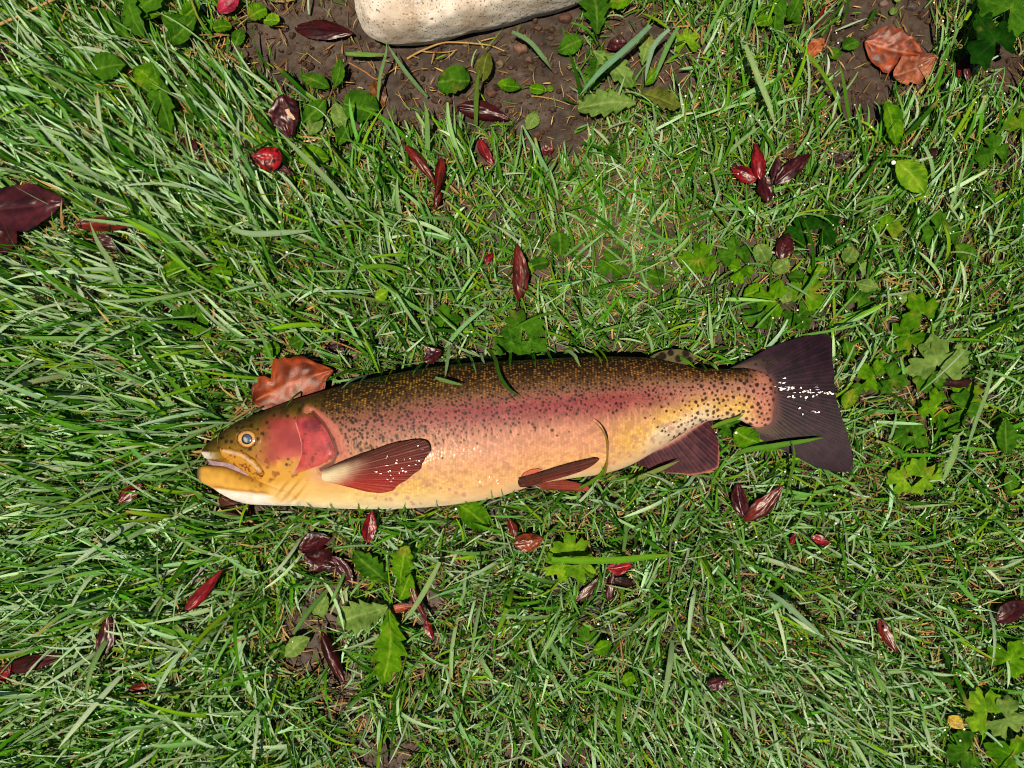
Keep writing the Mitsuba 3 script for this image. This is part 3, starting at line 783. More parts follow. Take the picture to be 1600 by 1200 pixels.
#      px   py   L   W  ang  palette
fallen(34, 322, 130, 84, 8, 'purple', 'big wrinkled purple leaf at the edge level with the red leaf pieces', curl=-16, z=.026, bend=10, p_over=.16, seed=3, crumple=.2, ragged=.25)
fallen(6, 362, 70, 60, 70, 'maroon', 'dark maroon leaf tucked below the big wrinkled purple leaf', curl=50, z=.014)
fallen(160, 354, 92, 26, -4, 'redbrown', 'thin red leaf strip half hidden by grass near the purple leaf', curl=40, z=.020, p_over=.5)
fallen(172, 382, 62, 22, -22, 'maroon', 'short dark red leaf strip just below the thin red one', curl=40, z=.018, p_over=.5)
fallen(418, 246, 50, 40, 175, 'scarlet', 'bright red leaf with black blotches in the grass', curl=-60, z=.028, spots_n=9, p_over=.04)
fallen(436, 262, 56, 14, -28, 'maroon', 'dark folded leaf edge under the black blotched red leaf', curl=60, z=.020, p_over=.1)
fallen(447, 182, 70, 46, -80, 'maroon', 'smooth dark maroon leaf carrying a pale cream mark', curl=-40, z=.022, spot=True, p_over=.02, bend=10, shape=.9)
fallen(358, 6, 44, 30, 40, 'pink', 'raspberry pink leaf among small clover at the top edge', curl=40, z=.016, wet=False)
fallen(505, 46, 96, 36, -8, 'maroon', 'long dark red leaf on soil next to the granite stone', curl=-50, z=.010, p_over=.03)
fallen(756, 177, 86, 34, -12, 'maroon', 'glossy wet maroon leaf on soil behind upright grass blades', curl=-110, z=.012, p_over=.1, seed=9)
fallen(760, 238, 48, 18, -62, 'crimson', 'small pointed red leaf below the glossy wet maroon one', curl=60, z=.010, p_over=.1)
fallen(658, 258, 82, 22, -52, 'redbrown', 'rolled reddish leaf forming one arm of a V in the grass', curl=-170, z=.024, p_over=.05, bend=25)
fallen(686, 276, 66, 20, -98, 'redbrown', 'rolled brown leaf forming the upright arm of the V', curl=150, z=.022, p_over=.08)
fallen(682, 312, 34, 14, -100, 'redbrown', 'short rolled brown leaf under the point of the V', curl=120, z=.018, p_over=.1)
fallen(808, 424, 90, 27, 92, 'redbrown', 'upright red brown leaf with olive face and pink edge above the fish back', curl=60, z=.026, p_over=.03, stalk=18, bend=6)
fallen(764, 404, 22, 12, 60, 'crimson', 'tiny red leaf scrap beside the upright red brown leaf', curl=30, z=.014, p_over=.2)
fallen(1184, 250, 62, 26, 96, 'crimson', 'glossy crimson leaf standing in the red cluster above the tail', curl=-120, z=.026, p_over=.05, bend=30)
fallen(1162, 272, 44, 26, 150, 'crimson', 'bright red side leaf of the red cluster above the tail', curl=-70, z=.020, p_over=.1)
fallen(1196, 292, 50, 28, 100, 'maroon', 'lowest dark leaf of the red cluster above the tail', curl=60, z=.022, p_over=.08)
fallen(1240, 264, 72, 26, 40, 'maroon', 'slanting dark red leaf with a chewed hole by the red cluster', curl=50, z=.024, p_over=.06, spots_n=2)
fallen(1212, 264, 40, 20, 78, 'purple', 'dull purple leaf between the two largest leaves of the red cluster', curl=50, z=.018, p_over=.1)
fallen(1234, 240, 24, 18, 20, 'brown', 'small brown leaf scrap just above the slanting dark red leaf', curl=20, z=.012, p_over=.3)
fallen(1316, 246, 34, 14, 30, 'darkbrown', 'dark brown leaf scrap between slanting leaf and broad bright weed leaf', curl=20, z=.012, p_over=.3)
fallen(1226, 384, 44, 28, 70, 'maroon', 'dark maroon curled leaf among round weeds below the red cluster', curl=80, z=.018, p_over=.15)
fallen(458, 604, 134, 92, 22, 'rust', 'large rust brown leaf lying against the back of the fish head', curl=50, z=.020, bend=-14, ragged=.8, p_over=.02, seed=14, stalk=20, crumple=.18, wet=False)
fallen(1398, 74, 92, 62, -14, 'rust', 'ragged rust leaf on the upper patch of soil', curl=26, z=.010, ragged=.5, wet=False, p_over=.12, seed=21)
fallen(1428, 104, 72, 46, 24, 'tan', 'lower tan half of the ragged rust leaf pair on soil', curl=30, z=.012, ragged=.4, wet=False, p_over=.14, seed=23)
fallen(1274, 74, 42, 24, 48, 'orange', 'small orange leaf with a brown spot on the soil', curl=30, z=.010, ragged=.3, wet=False, p_over=.06, spots_n=3)
fallen(1281, 26, 40, 8, 68, 'redbrown', 'narrow red brown leaf sliver above the small orange leaf', curl=80, z=.010, p_over=.1)
fallen(1516, 100, 52, 18, 84, 'maroon', 'upright dark red leaf in tall grass under the big dark weed leaf', curl=-80, z=.022, p_over=.1)
fallen(1504, 104, 36, 14, 70, 'crimson', 'crimson leaf edge pressed against the upright dark red leaf', curl=40, z=.016, p_over=.15)
fallen(1158, 782, 58, 26, 100, 'maroon', 'dark red leaf below the tail notch, crossed by a thin blade', curl=60, z=.020, p_over=.06)
fallen(1192, 786, 84, 26, 44, 'redbrown', 'slanting red brown leaf below the tail fin', curl=40, z=.024, p_over=.06)
fallen(577, 823, 50, 24, 82, 'crimson', 'vivid crimson leaf standing upright under the fish belly', curl=70, z=.030, p_over=.02, roll=20)
fallen(492, 848, 52, 34, 20, 'maroon', 'shiny maroon leaf on bare soil below the fish gills', curl=-50, z=.014, p_over=.10)
fallen(502, 876, 56, 40, -20, 'maroon', 'crumpled maroon leaf touching the shiny one below the gills', curl=-60, z=.012, p_over=.08, ragged=.3)
fallen(536, 892, 58, 24, -56, 'purple', 'faded purple leaf trailing off the crumpled maroon leaf', curl=-40, z=.010, p_over=.2, ragged=.3)
fallen(320, 921, 92, 30, 46, 'crimson', 'rolled crimson leaf lying over grass below the jaw', curl=-190, z=.034, p_over=.0, shape=.8)
fallen(306, 896, 44, 16, 60, 'darkbrown', 'thin dark leaf sunk in grass beside the rolled crimson leaf', curl=40, z=.014, p_over=.3)
fallen(521, 1028, 94, 36, -66, 'maroon', 'plump wet dark red leaf on the bare lower soil', curl=-190, z=.020, p_over=.02, shape=1.35, stalk=24)
fallen(655, 944, 66, 18, -66, 'redbrown', 'rolled brown red leaf beside the long pale blade', curl=-140, z=.020, p_over=.12)
fallen(670, 984, 34, 16, -70, 'crimson', 'small dark crimson tip below the rolled brown red leaf', curl=60, z=.016, p_over=.2)
fallen(628, 952, 54, 14, 12, 'rust', 'thin rusty leaf scrap across the toothed weed leaves', curl=60, z=.022, wet=False, p_over=.05)
fallen(826, 846, 48, 30, 10, 'rust', 'curled brown leaf below the pelvic fin', curl=-70, z=.022, p_over=.05, bend=30)
fallen(801, 824, 30, 18, 110, 'redbrown', 'small brown curl joined to the brown leaf below the pelvic fin', curl=100, z=.020, p_over=.06)
fallen(968, 886, 38, 22, 10, 'scarlet', 'bright scarlet leaf beside the starry pale green weed', curl=40, z=.020, p_over=.04, spots_n=2)
fallen(954, 916, 52, 14, 80, 'maroon', 'narrow dark stalk like leaf hanging below the scarlet leaf', curl=60, z=.016, p_over=.15)
fallen(974, 910, 36, 18, -10, 'darkbrown', 'brown leaf flake under the scarlet leaf', curl=30, z=.014, p_over=.15)
fallen(918, 920, 52, 14, 48, 'brown', 'grey brown shrivelled leaf strip under the starry weed', curl=40, z=.012, p_over=.35)
fallen(162, 992, 70, 30, 80, 'maroon', 'shiny dark maroon leaf between grass blades low beside the long stalk', curl=-60, z=.020, p_over=.18)
fallen(48, 1036, 110, 24, 14, 'maroon', 'long dark red leaf at the edge, striped over by grass', curl=-50, z=.020, p_over=.25)
fallen(4, 1052, 40, 22, 50, 'crimson', 'red leaf end poking from the edge below the long dark red leaf', curl=30, z=.018, p_over=.2)
fallen(219, 1076, 36, 20, 10, 'redbrown', 'brown leaf bit tucked against the long grass stalk', curl=30, z=.016, p_over=.25)
fallen(1584, 956, 62, 32, 28, 'maroon', 'flat dark red leaf at the edge of the frame in the shaded lower grass', curl=-20, z=.026, p_over=.02)
fallen(1386, 992, 62, 18, -64, 'redbrown', 'slim dark red leaf between grass blades carrying a dew drop', curl=40, z=.022, p_over=.08)
fallen(1122, 1068, 32, 24, 20, 'maroon', 'small dark red leaf peeping out under grass tips', curl=30, z=.020, p_over=.1)
fallen(204, 770, 46, 22, 40, 'redbrown', 'brown leaf in grass short of the fish jaw', curl=40, z=.016, p_over=.25)
fallen(368, 790, 56, 34, -28, 'brown', 'brown leaf pinned under the fish chin', curl=20, z=.008, p_over=.2)
fallen(1240, 842, 20, 10, 70, 'crimson', 'tiny crimson leaf speck in the grass beyond the slanting leaf', curl=20, z=.016, p_over=.1)
fallen(1282, 844, 30, 16, -20, 'crimson', 'little red leaf scrap by yellowish moss', curl=30, z=.016, p_over=.12)
fallen(964, 70, 34, 20, 20, 'maroon', 'dark red leaf bit on soil between toothed weed leaves', curl=30, z=.008, p_over=.1)
fallen(592, 146, 46, 26, -74, 'ochre', 'flat ochre leaf decaying on the soil', curl=12, z=.005, wet=False, p_over=.03)
fallen(1500, 602, 86, 18, -8, 'darkbrown', 'long dark brown leaf under weeds beyond the tail', curl=-60, z=.014, p_over=.10)
fallen(536, 546, 50, 24, 0, 'darkbrown', 'dark brown leaf in grass above the rust leaf', curl=20, z=.008, p_over=.3)
fallen(676, 556, 34, 26, 30, 'maroon', 'withered maroon leaf against the middle of the fish back', curl=50, z=.022, ragged=.4, p_over=.2)
fallen(1456, 240, 26, 16, 40, 'darkbrown', 'tiny dark leaf bit below the tall grass clump', curl=30, z=.016, p_over=.2)
fallen(1494, 1128, 30, 22, -40, 'yellow', 'yellow leaf in the pale mossy corner', curl=20, z=.020, wet=False, p_over=.1)
fallen(298, 226, 34, 14, -40, 'maroon', 'slim maroon leaf deep in the long combed grass', curl=30, z=.012, p_over=.3)
fallen(6, 82, 60, 22, 0, 'darkbrown', 'dark leaf under the straw at the upper corner', curl=30, z=.012, p_over=.3)
fallen(855, 234, 22, 16, 10, 'redbrown', 'small red brown flake at the soil margin', curl=30, z=.008, p_over=.2)

# ------------------------------------------------------------------ weeds
GRN = {'bright': ((96, 150, 20), (60, 112, 14), (170, 200, 70)), 'mid': ((70, 122, 26), (44, 90, 18), (140, 170, 70)), 'dark': ((32, 80, 16), (18, 54, 12), (80, 120, 40)),
       'pale': ((124, 158, 78), (92, 128, 56), (170, 190, 120)), 'lime': ((128, 172, 36), (84, 136, 24), (184, 208, 100)), 'olive': ((110, 124, 50), (80, 92, 34), (150, 160, 80))}


def weed_leaf(kind, L, Wd, seed):
    """One leaf with its base at the origin along +x: (vertices, faces, colours 0..1 base/dark/vein weights)."""
    r = np.random.default_rng(seed)
    if kind in ('lobed', 'starry'):
        nr, na = 13, 72
        rr, a = np.meshgrid(np.linspace(0.0, 1, nr), np.linspace(-2.55, 2.55, na), indexing='ij')
        k = 3 if kind == 'lobed' else 5
        q = (a / 2.55 + 1) / 2 * k
        ds = np.abs(q - np.round(q))                      # 0 on a slit between lobes, 0.5 on a lobe's middle
        ds = np.where((np.round(q) <= 0) | (np.round(q) >= k), 0.5 - np.abs(ds - 0.0) * 0.0, ds)
        lobe = 1 - np.abs(0.5 - np.minimum(np.mod(q, 1), 0.5 + 0 * q) - np.maximum(np.mod(q, 1) - 0.5, 0)) * 2
        lobe = 1 - 2 * np.abs(np.mod(q, 1) - 0.5)
        Rr = L * (1 - (0.42 if kind == 'lobed' else 0.34) * np.exp(-(ds / 0.13) ** 2)) * (0.84 + 0.16 * np.sqrt(lobe))
        tooth = np.abs(np.mod(q * (3 if kind == 'lobed' else 2.5) + 0.5 + 0.12 * np.sin(seed + q * 5), 1) * 2 - 1)
        Rr = Rr * (0.84 + 0.20 * tooth) * (1 + 0.22 * (nz2(a, a * 0 + seed, 1.6, seed, 2) - 0.5))
        X, Y = Rr * rr * np.cos(a), Rr * rr * np.sin(a)
        Z = -0.12 * L * rr * lobe - 0.10 * L * rr ** 2 + 0.62 * L * (nz2(X / L * 3.6, Y / L * 3.6 + seed, 1, seed, 3) - 0.5) * rr + 0.03 * L * tooth * rr ** 3
        vein = np.clip(0.8 * ss(0.90, 1.0, lobe) * (1 - rr) + ss(0.22, 0.0, rr) + 0.25 * ss(0.8, 1, tooth) * (1 - rr), 0, 1)
        return np.stack([X, Y, Z], -1), grid_faces(nr, na), vein
    nt, nu = 40, 15
    t, u = np.meshgrid(np.linspace(0, 1, nt), np.linspace(-1, 1, nu), indexing='ij')
    if kind == 'toothed':
        saw = np.mod(t * r.uniform(4.2, 5.6) + 0.15 * np.sign(u), 1)
        half = Wd / 2 * np.sin(np.pi * np.clip(t, 0.01, 0.99) ** 1.25) ** 0.8 * (0.56 + 0.46 * saw) + Wd * 0.05
    elif kind == 'round':
        half = Wd / 2 * np.sqrt(np.clip(1 - (2 * t - 1) ** 2, 0.004, 1)) * (1 + 0.06 * np.cos(t * 30))
    else:
        half = Wd / 2 * np.sin(np.pi * np.clip(t, 0.004, 0.996) ** 0.95) ** 0.8 * (1 + 0.03 * np.cos(t * 40))
    Y = u * half + 0.05 * L * np.sin(t * 3 + seed)
    bend = r.uniform(0.3, 0.8)
    X = L * np.sin(t * bend) / bend
    Z = -L * (1 - np.cos(t * bend)) / bend * 0.5 + 0.22 * np.abs(u) * half + 0.03 * Wd * np.cos((t * 8 - np.abs(u) * 1.6) * 2 * np.pi) * np.abs(u) + 0.34 * Wd * (nz2(t * 4, u * 1.6 + seed, 1, seed, 3) - 0.5)
    vein = np.clip(np.exp(-(u / 0.09) ** 2) + 0.35 * ss(0.9, 1, np.cos((t * 8 - np.abs(u) * 1.6) * 2 * np.pi)), 0, 1)
    return np.stack([X, Y, Z], -1), grid_faces(nt, nu), vein


def weed(px, py, leaves, label, z=0.006, over=0.25, rough=None, cat='weed'):
    """A weed rooted at a pixel of the photograph; leaves: (kind, offset px, offset py, length, width, angle, shade, lift degrees, height mm)."""
    k = key('weed')
    single = len(leaves) == 1
    X0, Y0 = W(px, py, 0)
    if px > 1050 and over > 0.1:
        over = min(over * 1.2 + .06, .42)
    for i, (kind, ox, oy, L, Wd, ang, shade, lift, hz) in enumerate(leaves):
        if kind == 'lobed':
            L = L * .86
        sd = int(px * 3 + py * 5 + i * 17)
        v, f, vein = weed_leaf(kind, L * PX, Wd * PX, sd)
        M = frame(math.radians(ang), math.radians(lift), math.radians(((sd * 37) % 40) - 20))
        hz_ = hz / 1000
        X, Y = W(px + ox, py + oy, hz_)
        v = v @ M.T + [X, Y, hz_]
        lo = v[..., 2].min()
        if lo < 0.002:
            v[..., 2] += 0.002 - lo
        b, d, h = (np.array(q, float) for q in GRN[shade])
        n1 = nz(v, 90, sd, 3)
        c = lerp(d, b, ss(0.25, 0.65, n1))
        c = lerp(c, h, 0.55 * vein)
        c = lerp(c, np.array([150, 140, 60.0]), 0.55 * ss(0.62, 0.78, nz(v, 60, sd + 3, 3)))
        c = c * (0.78 + 0.44 * nz(v, 420, sd + 6, 2))[..., None]
        mk = f'{k}__leaf' + ('' if i == 0 else f'_{i:03d}')
        put(mk, v, f, 'm_weed', 0.92 * lin(c))
        splat(dense(v, f, 2), over, 1, True)
        # leaf stalk down to the root
        p0, p1 = np.array([X0, Y0, -0.001]), np.array([X, Y, v.reshape(-1, 3)[0 if kind in ('lobed', 'starry') else 7][2]])
        if np.linalg.norm(p1[:2] - p0[:2]) + p1[2] > 0.006:
            mid = (p0 + p1) / 2 + [0, 0, 0.002]
            tv, tf = tube([p0, mid, p1], 0.0009, 0.0006, 8, 5)
            put(f'{k}__leaf_stalk' + ('' if i == 0 else f'_{i:03d}'), tv, tf, 'm_weed', np.tile(0.6 * lin((120, 150, 70)), (len(tv), 1)))
    tag(k, label, cat)
    return k


weed(196, 40, [('toothed', 0, -60, 90, 34, -70, 'mid', 15, 24), ('toothed', -8, 10, 100, 36, 40, 'mid', 10, 20), ('oval', 60, -18, 60, 30, -40, 'mid', 10, 18)], 'mid green weed rising at the upper edge among long grass', over=.3)
weed(238, 128, [('oval', -100, -20, 60, 44, 8, 'mid', 10, 22), ('oval', -30, -20, 56, 40, -30, 'bright', 10, 24), ('toothed', 4, -30, 110, 44, -88, 'mid', -5, 28), ('oval', 20, -62, 64, 34, 35, 'mid', 10, 22), ('toothed', -30, -70, 74, 30, 150, 'mid', 12, 20)], 'broad leaved weed clump sunk in the long combed grass', over=.3)
weed(270, 24, [('oval', -20, 0, 46, 26, 160, 'bright', 20, 18), ('oval', 10, 4, 44, 26, 20, 'bright', 20, 18)], 'small bright weed pair near the pink leaf', over=.2)
weed(384, 34, [('round', -22, 6, 30, 24, 190, 'bright', 10, 12), ('round', 6, -6, 32, 26, 30, 'bright', 10, 14), ('round', 28, -4, 26, 22, -10, 'lime', 10, 12), ('round', -6, 14, 26, 20, 250, 'mid', 10, 10)], 'bright clover like weed under the raspberry pink leaf', over=.1)
weed(516, 150, [('oval', -2, -10, 50, 24, 150, 'mid', 15, 14), ('round', 20, 12, 58, 50, -10, 'mid', 10, 12), ('oval', -10, 4, 52, 28, 235, 'mid', 12, 12), ('oval', 10, 10, 48, 26, 280, 'pale', 8, 10), ('oval', 6, -14, 44, 20, 70, 'mid', 25, 14), ('oval', 30, 40, 44, 24, 250, 'mid', 12, 10), ('oval', -18, 24, 44, 24, 250, 'pale', 12, 10)], 'leafy green weed rosette on the soil beside the maroon leaf', over=.08)
weed(472, 238, [('oval', -10, 0, 56, 32, -15, 'bright', 8, 12)], 'single broad green leaf under grass next to the blotched red leaf', over=.35)
weed(740, 130, [('round', -6, -2, 54, 46, 175, 'mid', 8, 12)], 'round wavy green leaf lying on the soil', over=.12)
weed(756, 132, [('oval', -2, -4, 46, 26, 78, 'olive', 12, 16)], 'upright olive green leaf beside the round wavy leaf', over=.05)
weed(812, 140, [('oval', 2, -4, 40, 22, 170, 'bright', 8, 9), ('round', 16, -4, 24, 18, -20, 'bright', 8, 7)], 'glossy oval seedling leaf on the soil right of the upright olive leaf'.replace(' right of', ' past'), over=.05)
weed(832, 172, [('oval', 4, 2, 32, 22, 250, 'pale', 5, 6)], 'small pale chewed leaf alone on the soil', over=.03)
weed(858, 140, [('round', -4, 0, 12, 10, 10, 'lime', 5, 5), ('round', -6, 4, 10, 9, 130, 'lime', 5, 5)], 'tiny lime seedling dot beside the glossy oval seedling', over=.03)
weed(936, 70, [('toothed', -6, -16, 96, 50, 96, 'mid', 12, 20), ('toothed', 2, 2, 70, 36, 262, 'mid', 5, 10), ('toothed', -10, 10, 84, 36, -42, 'pale', 5, 14), ('oval', -24, -6, 46, 30, 200, 'mid', 10, 10)], 'tall toothed weed with pale lower leaves next to the granite stone', over=.25)
weed(998, 152, [('toothed', -4, 8, 92, 42, 188, 'pale', 8, 24), ('toothed', 2, -4, 66, 38, -16, 'olive', 10, 18), ('oval', 8, -20, 36, 18, 40, 'bright', 15, 12), ('oval', -4, -16, 40, 18, 150, 'mid', 15, 10), ('toothed', 8, -50, 50, 24, 84, 'pale', 8, 10)], 'pale dandelion rosette with two wide leaves on the soil margin', over=.2)
weed(916, 8, [('round', 0, 0, 44, 30, 20, 'bright', 10, 18), ('round', 30, -4, 40, 28, 10, 'bright', 10, 16)], 'bright leaves at the upper edge next to the granite stone', over=.1)
weed(1072, 66, [('starry', 0, 0, 22, 20, 90, 'lime', 10, 10)], 'little lime starry weed near the crossed pale blades', over=.1)
weed(1226, 26, [('lobed', 0, 0, 34, 30, 120, 'mid', 10, 14), ('oval', 4, 6, 44, 22, 60, 'mid', 20, 16), ('oval', -16, 4, 36, 22, 200, 'bright', 15, 12)], 'lush clump of weed at the upper edge above the small orange leaf', over=.35)
weed(1316, 74, [('round', 2, 2, 26, 22, 30, 'mid', 8, 8), ('round', -4, 4, 20, 18, 220, 'mid', 8, 8)], 'two small round leaves on the soil beside the orange leaf', over=.1)
weed(1402, 4, [('round', 0, 0, 14, 12, 90, 'pale', 5, 7), ('round', -4, 8, 12, 11, 250, 'pale', 5, 6)], 'twin pale seedling leaves on the upper soil patch', over=.02)
weed(1380, 214, [('oval', 0, -56, 74, 34, -70, 'bright', 4, 22)], 'bright strap shaped leaf at the foot of the rust leaves', over=.15)
weed(1398, 252, [('oval', 2, 0, 66, 40, -50, 'lime', 6, 30)], 'broad lime green leaf tipped with a fat dew drop', over=.03)
weed(1556, 64, [('lobed', 0, 0, 58, 50, 120, 'dark', 10, 44), ('lobed', 22, -50, 54, 44, 60, 'mid', 10, 40)], 'large dark green weed leaf raised in the upper corner', over=.03)
weed(1556, 238, [('lobed', 0, 0, 36, 30, 100, 'mid', 10, 16), ('lobed', 40, -40, 34, 30, 60, 'bright', 10, 14)], 'green lobed weed in tall grass near the far upper edge', over=.3)
weed(1474, 362, [('lobed', 0, 0, 40, 36, 100, 'mid', 8, 18), ('oval', 20, 20, 40, 30, -40, 'mid', 8, 14)], 'shaded mid green weed between tall grass and the starry weeds', over=.3)
weed(1094, 408, [('lobed', 0, 0, 38, 34, 80, 'bright', 8, 18)], 'crinkled bright weed leaf west of the round weed patch'.replace('west of', 'before'), over=.12)
weed(1150, 396, [('lobed', 0, 0, 34, 30, 100, 'mid', 8, 15), ('lobed', 8, 24, 28, 26, 250, 'bright', 8, 12)], 'pair of mid green lobed leaves next to the crinkled bright leaf', over=.25)
weed(1226, 424, [('round', -30, -14, 32, 26, 110, 'pale', 8, 12), ('round', -20, -2, 32, 26, 30, 'pale', 8, 12), ('round', -8, 24, 28, 22, -60, 'pale', 8, 10), ('round', -34, 26, 34, 26, 200, 'bright', 8, 10), ('round', 6, 8, 26, 20, 0, 'mid', 8, 10)], 'patch of small round pale weed leaves under the maroon curled leaf', over=.2)
weed(1218, 468, [('lobed', -8, 0, 36, 32, 170, 'bright', 8, 16), ('lobed', 40, -8, 38, 34, 60, 'bright', 8, 16), ('lobed', 30, 24, 30, 26, -60, 'mid', 8, 14), ('lobed', -30, 20, 34, 30, 200, 'mid', 8, 12)], 'spreading bright weed of four crinkled leaves above the tail', over=.15)
weed(1264, 358, [('lobed', -12, 4, 30, 28, 190, 'dark', 8, 14), ('lobed', 22, -2, 34, 30, 40, 'dark', 8, 16)], 'dark green two leaved weed below the red cluster', over=.15)
weed(1320, 410, [('round', 0, 0, 28, 26, 60, 'pale', 8, 14), ('oval', -26, 12, 36, 22, 180, 'bright', 8, 12), ('round', 20, 10, 24, 20, 0, 'pale', 8, 10)], 'small pale rounded weed east of the round weed patch'.replace('east of', 'beyond'), over=.2)
weed(1384, 356, [('lobed', 0, 0, 30, 26, 90, 'bright', 8, 14)], 'single crinkled weed leaf by a curled white blade', over=.2)
weed(1400, 462, [('oval', 0, 0, 40, 24, -20, 'pale', 8, 12), ('oval', -30, -10, 36, 22, 160, 'pale', 8, 12)], 'pale oval leaved weed in grass above and beyond the tail', over=.25)
weed(1440, 490, [('lobed', 0, 0, 40, 36, 120, 'bright', 8, 18), ('lobed', -18, 34, 34, 30, 230, 'bright', 8, 16)], 'yellowish lobed weed above the pale veined weed', over=.25)
weed(1464, 572, [('lobed', 0, -2, 52, 46, 105, 'pale', 12, 24), ('lobed', 14, -4, 46, 42, 25, 'pale', 10, 22), ('lobed', -8, 10, 40, 36, 230, 'mid', 8, 16)], 'pale veined buttercup weed fanned open beyond the tail', over=.08)
weed(1380, 588, [('lobed', -14, 0, 34, 30, 160, 'bright', 8, 14), ('lobed', 12, 4, 32, 28, -20, 'mid', 8, 14), ('oval', -46, -24, 38, 20, 120, 'mid', 12, 12)], 'low bright weed between the tail edge and the pale veined weed', over=.25)
weed(1490, 636, [('lobed', -26, 0, 36, 32, 190, 'bright', 8, 14), ('lobed', 14, 4, 36, 32, -10, 'mid', 8, 14), ('lobed', -12, 26, 30, 26, 260, 'mid', 8, 12), ('lobed', 24, -16, 30, 26, 50, 'bright', 8, 14)], 'scattered lobed weed around the long dark brown leaf', over=.25)
weed(1418, 672, [('lobed', 0, 0, 34, 30, 120, 'mid', 8, 14), ('lobed', 10, 10, 30, 26, -40, 'mid', 8, 12)], 'mid green weed in the grass past the lower tail tip', over=.3)
weed(1326, 636, [('oval', -4, 4, 36, 22, 75, 'bright', 10, 18), ('round', 2, -18, 26, 22, 40, 'mid', 8, 14)], 'glossy bright leaf touching the tail edge', over=.05)
weed(1428, 748, [('lobed', -14, 0, 34, 30, 170, 'lime', 8, 18), ('lobed', 14, -2, 38, 34, 20, 'lime', 8, 20)], 'shiny lime two leaved weed below the tail tip', over=.06)
weed(1576, 712, [('oval', 0, 0, 60, 30, 96, 'mid', 8, 24), ('round', 0, 30, 36, 30, -80, 'mid', 6, 18)], 'tall smooth weed leaf at the edge beyond the lime weed', over=.2)
weed(1144, 664, [('round', 4, 8, 44, 34, -30, 'bright', 10, 22), ('oval', 26, 20, 50, 26, -14, 'bright', 6, 20), ('lobed', -6, 2, 26, 24, 160, 'mid', 8, 16)], 'shiny green weed squeezed between anal fin and tail', over=.12)
weed(820, 524, [('lobed', -4, -8, 40, 36, 120, 'mid', 8, 14), ('lobed', 8, 8, 34, 30, -30, 'mid', 8, 12), ('lobed', -20, 10, 34, 30, 200, 'mid', 8, 12)], 'flat green buttercup weed just above the fish back', over=.25)
weed(874, 390, [('round', 0, 8, 36, 32, 90, 'mid', 6, 14), ('round', -18, 18, 28, 22, 200, 'mid', 8, 10), ('round', -40, 24, 24, 20, 210, 'lime', 8, 10)], 'small round weed by the upright red brown leaf', over=.15)
weed(1088, 402, [('round', 0, 0, 26, 30, -70, 'bright', 8, 14), ('oval', -40, 34, 44, 22, 170, 'mid', 8, 10)], 'yellow green weed half under pale blades', over=.3)
weed(346, 424, [('lobed', 0, 0, 26, 24, 90, 'bright', 8, 16), ('lobed', -2, 8, 24, 22, 250, 'mid', 8, 14)], 'tiny bright buttercup leaf in the combed grass', over=.25)
weed(300, 500, [('lobed', -12, -4, 26, 24, 170, 'mid', 8, 14), ('lobed', 12, 8, 28, 24, -50, 'bright', 8, 14), ('lobed', 10, -8, 24, 22, 40, 'mid', 8, 14)], 'small three leaved weed in grass above the snout', over=.3)
weed(276, 416, [('oval', 20, 0, 50, 28, 190, 'bright', 8, 14)], 'half buried green leaf near the tiny bright buttercup leaf', over=.4)
weed(446, 540, [('round', -8, 4, 28, 24, 190, 'bright', 8, 14), ('round', 8, 0, 24, 22, 30, 'mid', 8, 14)], 'little rounded weed above the large rust leaf', over=.2)
weed(892, 874, [('starry', 0, -8, 32, 30, 95, 'lime', 8, 26), ('starry', -12, 8, 30, 26, 210, 'lime', 8, 24), ('starry', 14, 8, 28, 26, -30, 'lime', 8, 24)], 'starry lime green weed under a long straight blade', over=.04)
weed(732, 790, [('oval', -20, 0, 66, 40, -30, 'bright', 4, 16)], 'green leaf wedged under the fish belly', over=.3)
weed(622, 920, [('toothed', 6, -8, 62, 40, 84, 'bright', 12, 26), ('toothed', -18, -6, 76, 38, 130, 'mid', 8, 18)], 'upright toothed leaf pair below the vivid crimson leaf', over=.10)
weed(606, 950, [('toothed', -2, -6, 84, 52, 205, 'pale', 6, 20), ('toothed', 0, 2, 118, 52, 268, 'bright', 4, 28), ('oval', 16, -14, 46, 30, 60, 'bright', 8, 20)], 'large dandelion with drooping toothed leaves on the lower soil', over=.10)
weed(500, 968, [('oval', -4, 0, 44, 26, 70, 'pale', 8, 12)], 'small pale leaf on soil beside the drooping dandelion', over=.15)
weed(456, 1022, [('oval', -10, 4, 50, 28, 40, 'pale', 8, 14), ('oval', -4, 4, 40, 24, 150, 'mid', 8, 10)], 'pale leaf pair in short grass by the plump wet leaf', over=.3)
weed(936, 1010, [('oval', -10, 6, 34, 24, 20, 'bright', 8, 14), ('lobed', -20, -10, 26, 22, 110, 'mid', 8, 12)], 'small bright weed in the lower grass below the scarlet leaf', over=.3)
weed(972, 1064, [('round', 0, 0, 22, 20, 20, 'bright', 8, 16)], 'lone round green leaf low in the lower grass', over=.2)
weed(1552, 1112, [('lobed', -10, 0, 44, 40, 130, 'lime', 8, 30), ('lobed', 20, 10, 40, 36, -20, 'pale', 8, 28), ('lobed', 26, -80, 36, 32, 60, 'bright', 8, 24)], 'pale yellowish crinkled weed in the lower corner', over=.1)
weed(1580, 1180, [('lobed', 0, 0, 46, 40, 160, 'bright', 8, 22), ('lobed', -70, -6, 40, 36, 190, 'mid', 8, 18)], 'green lobed weed under the pale corner weed', over=.25)
weed(268, 1010, [('oval', 0, 0, 40, 34, 80, 'pale', 8, 16)], 'pale leaf sunk in the grass under the rolled crimson leaf', over=.4)
weed(702, 500, [('lobed', -6, 0, 30, 26, 100, 'mid', 8, 12)], 'small mid green leaf above the fish shoulder', over=.35)
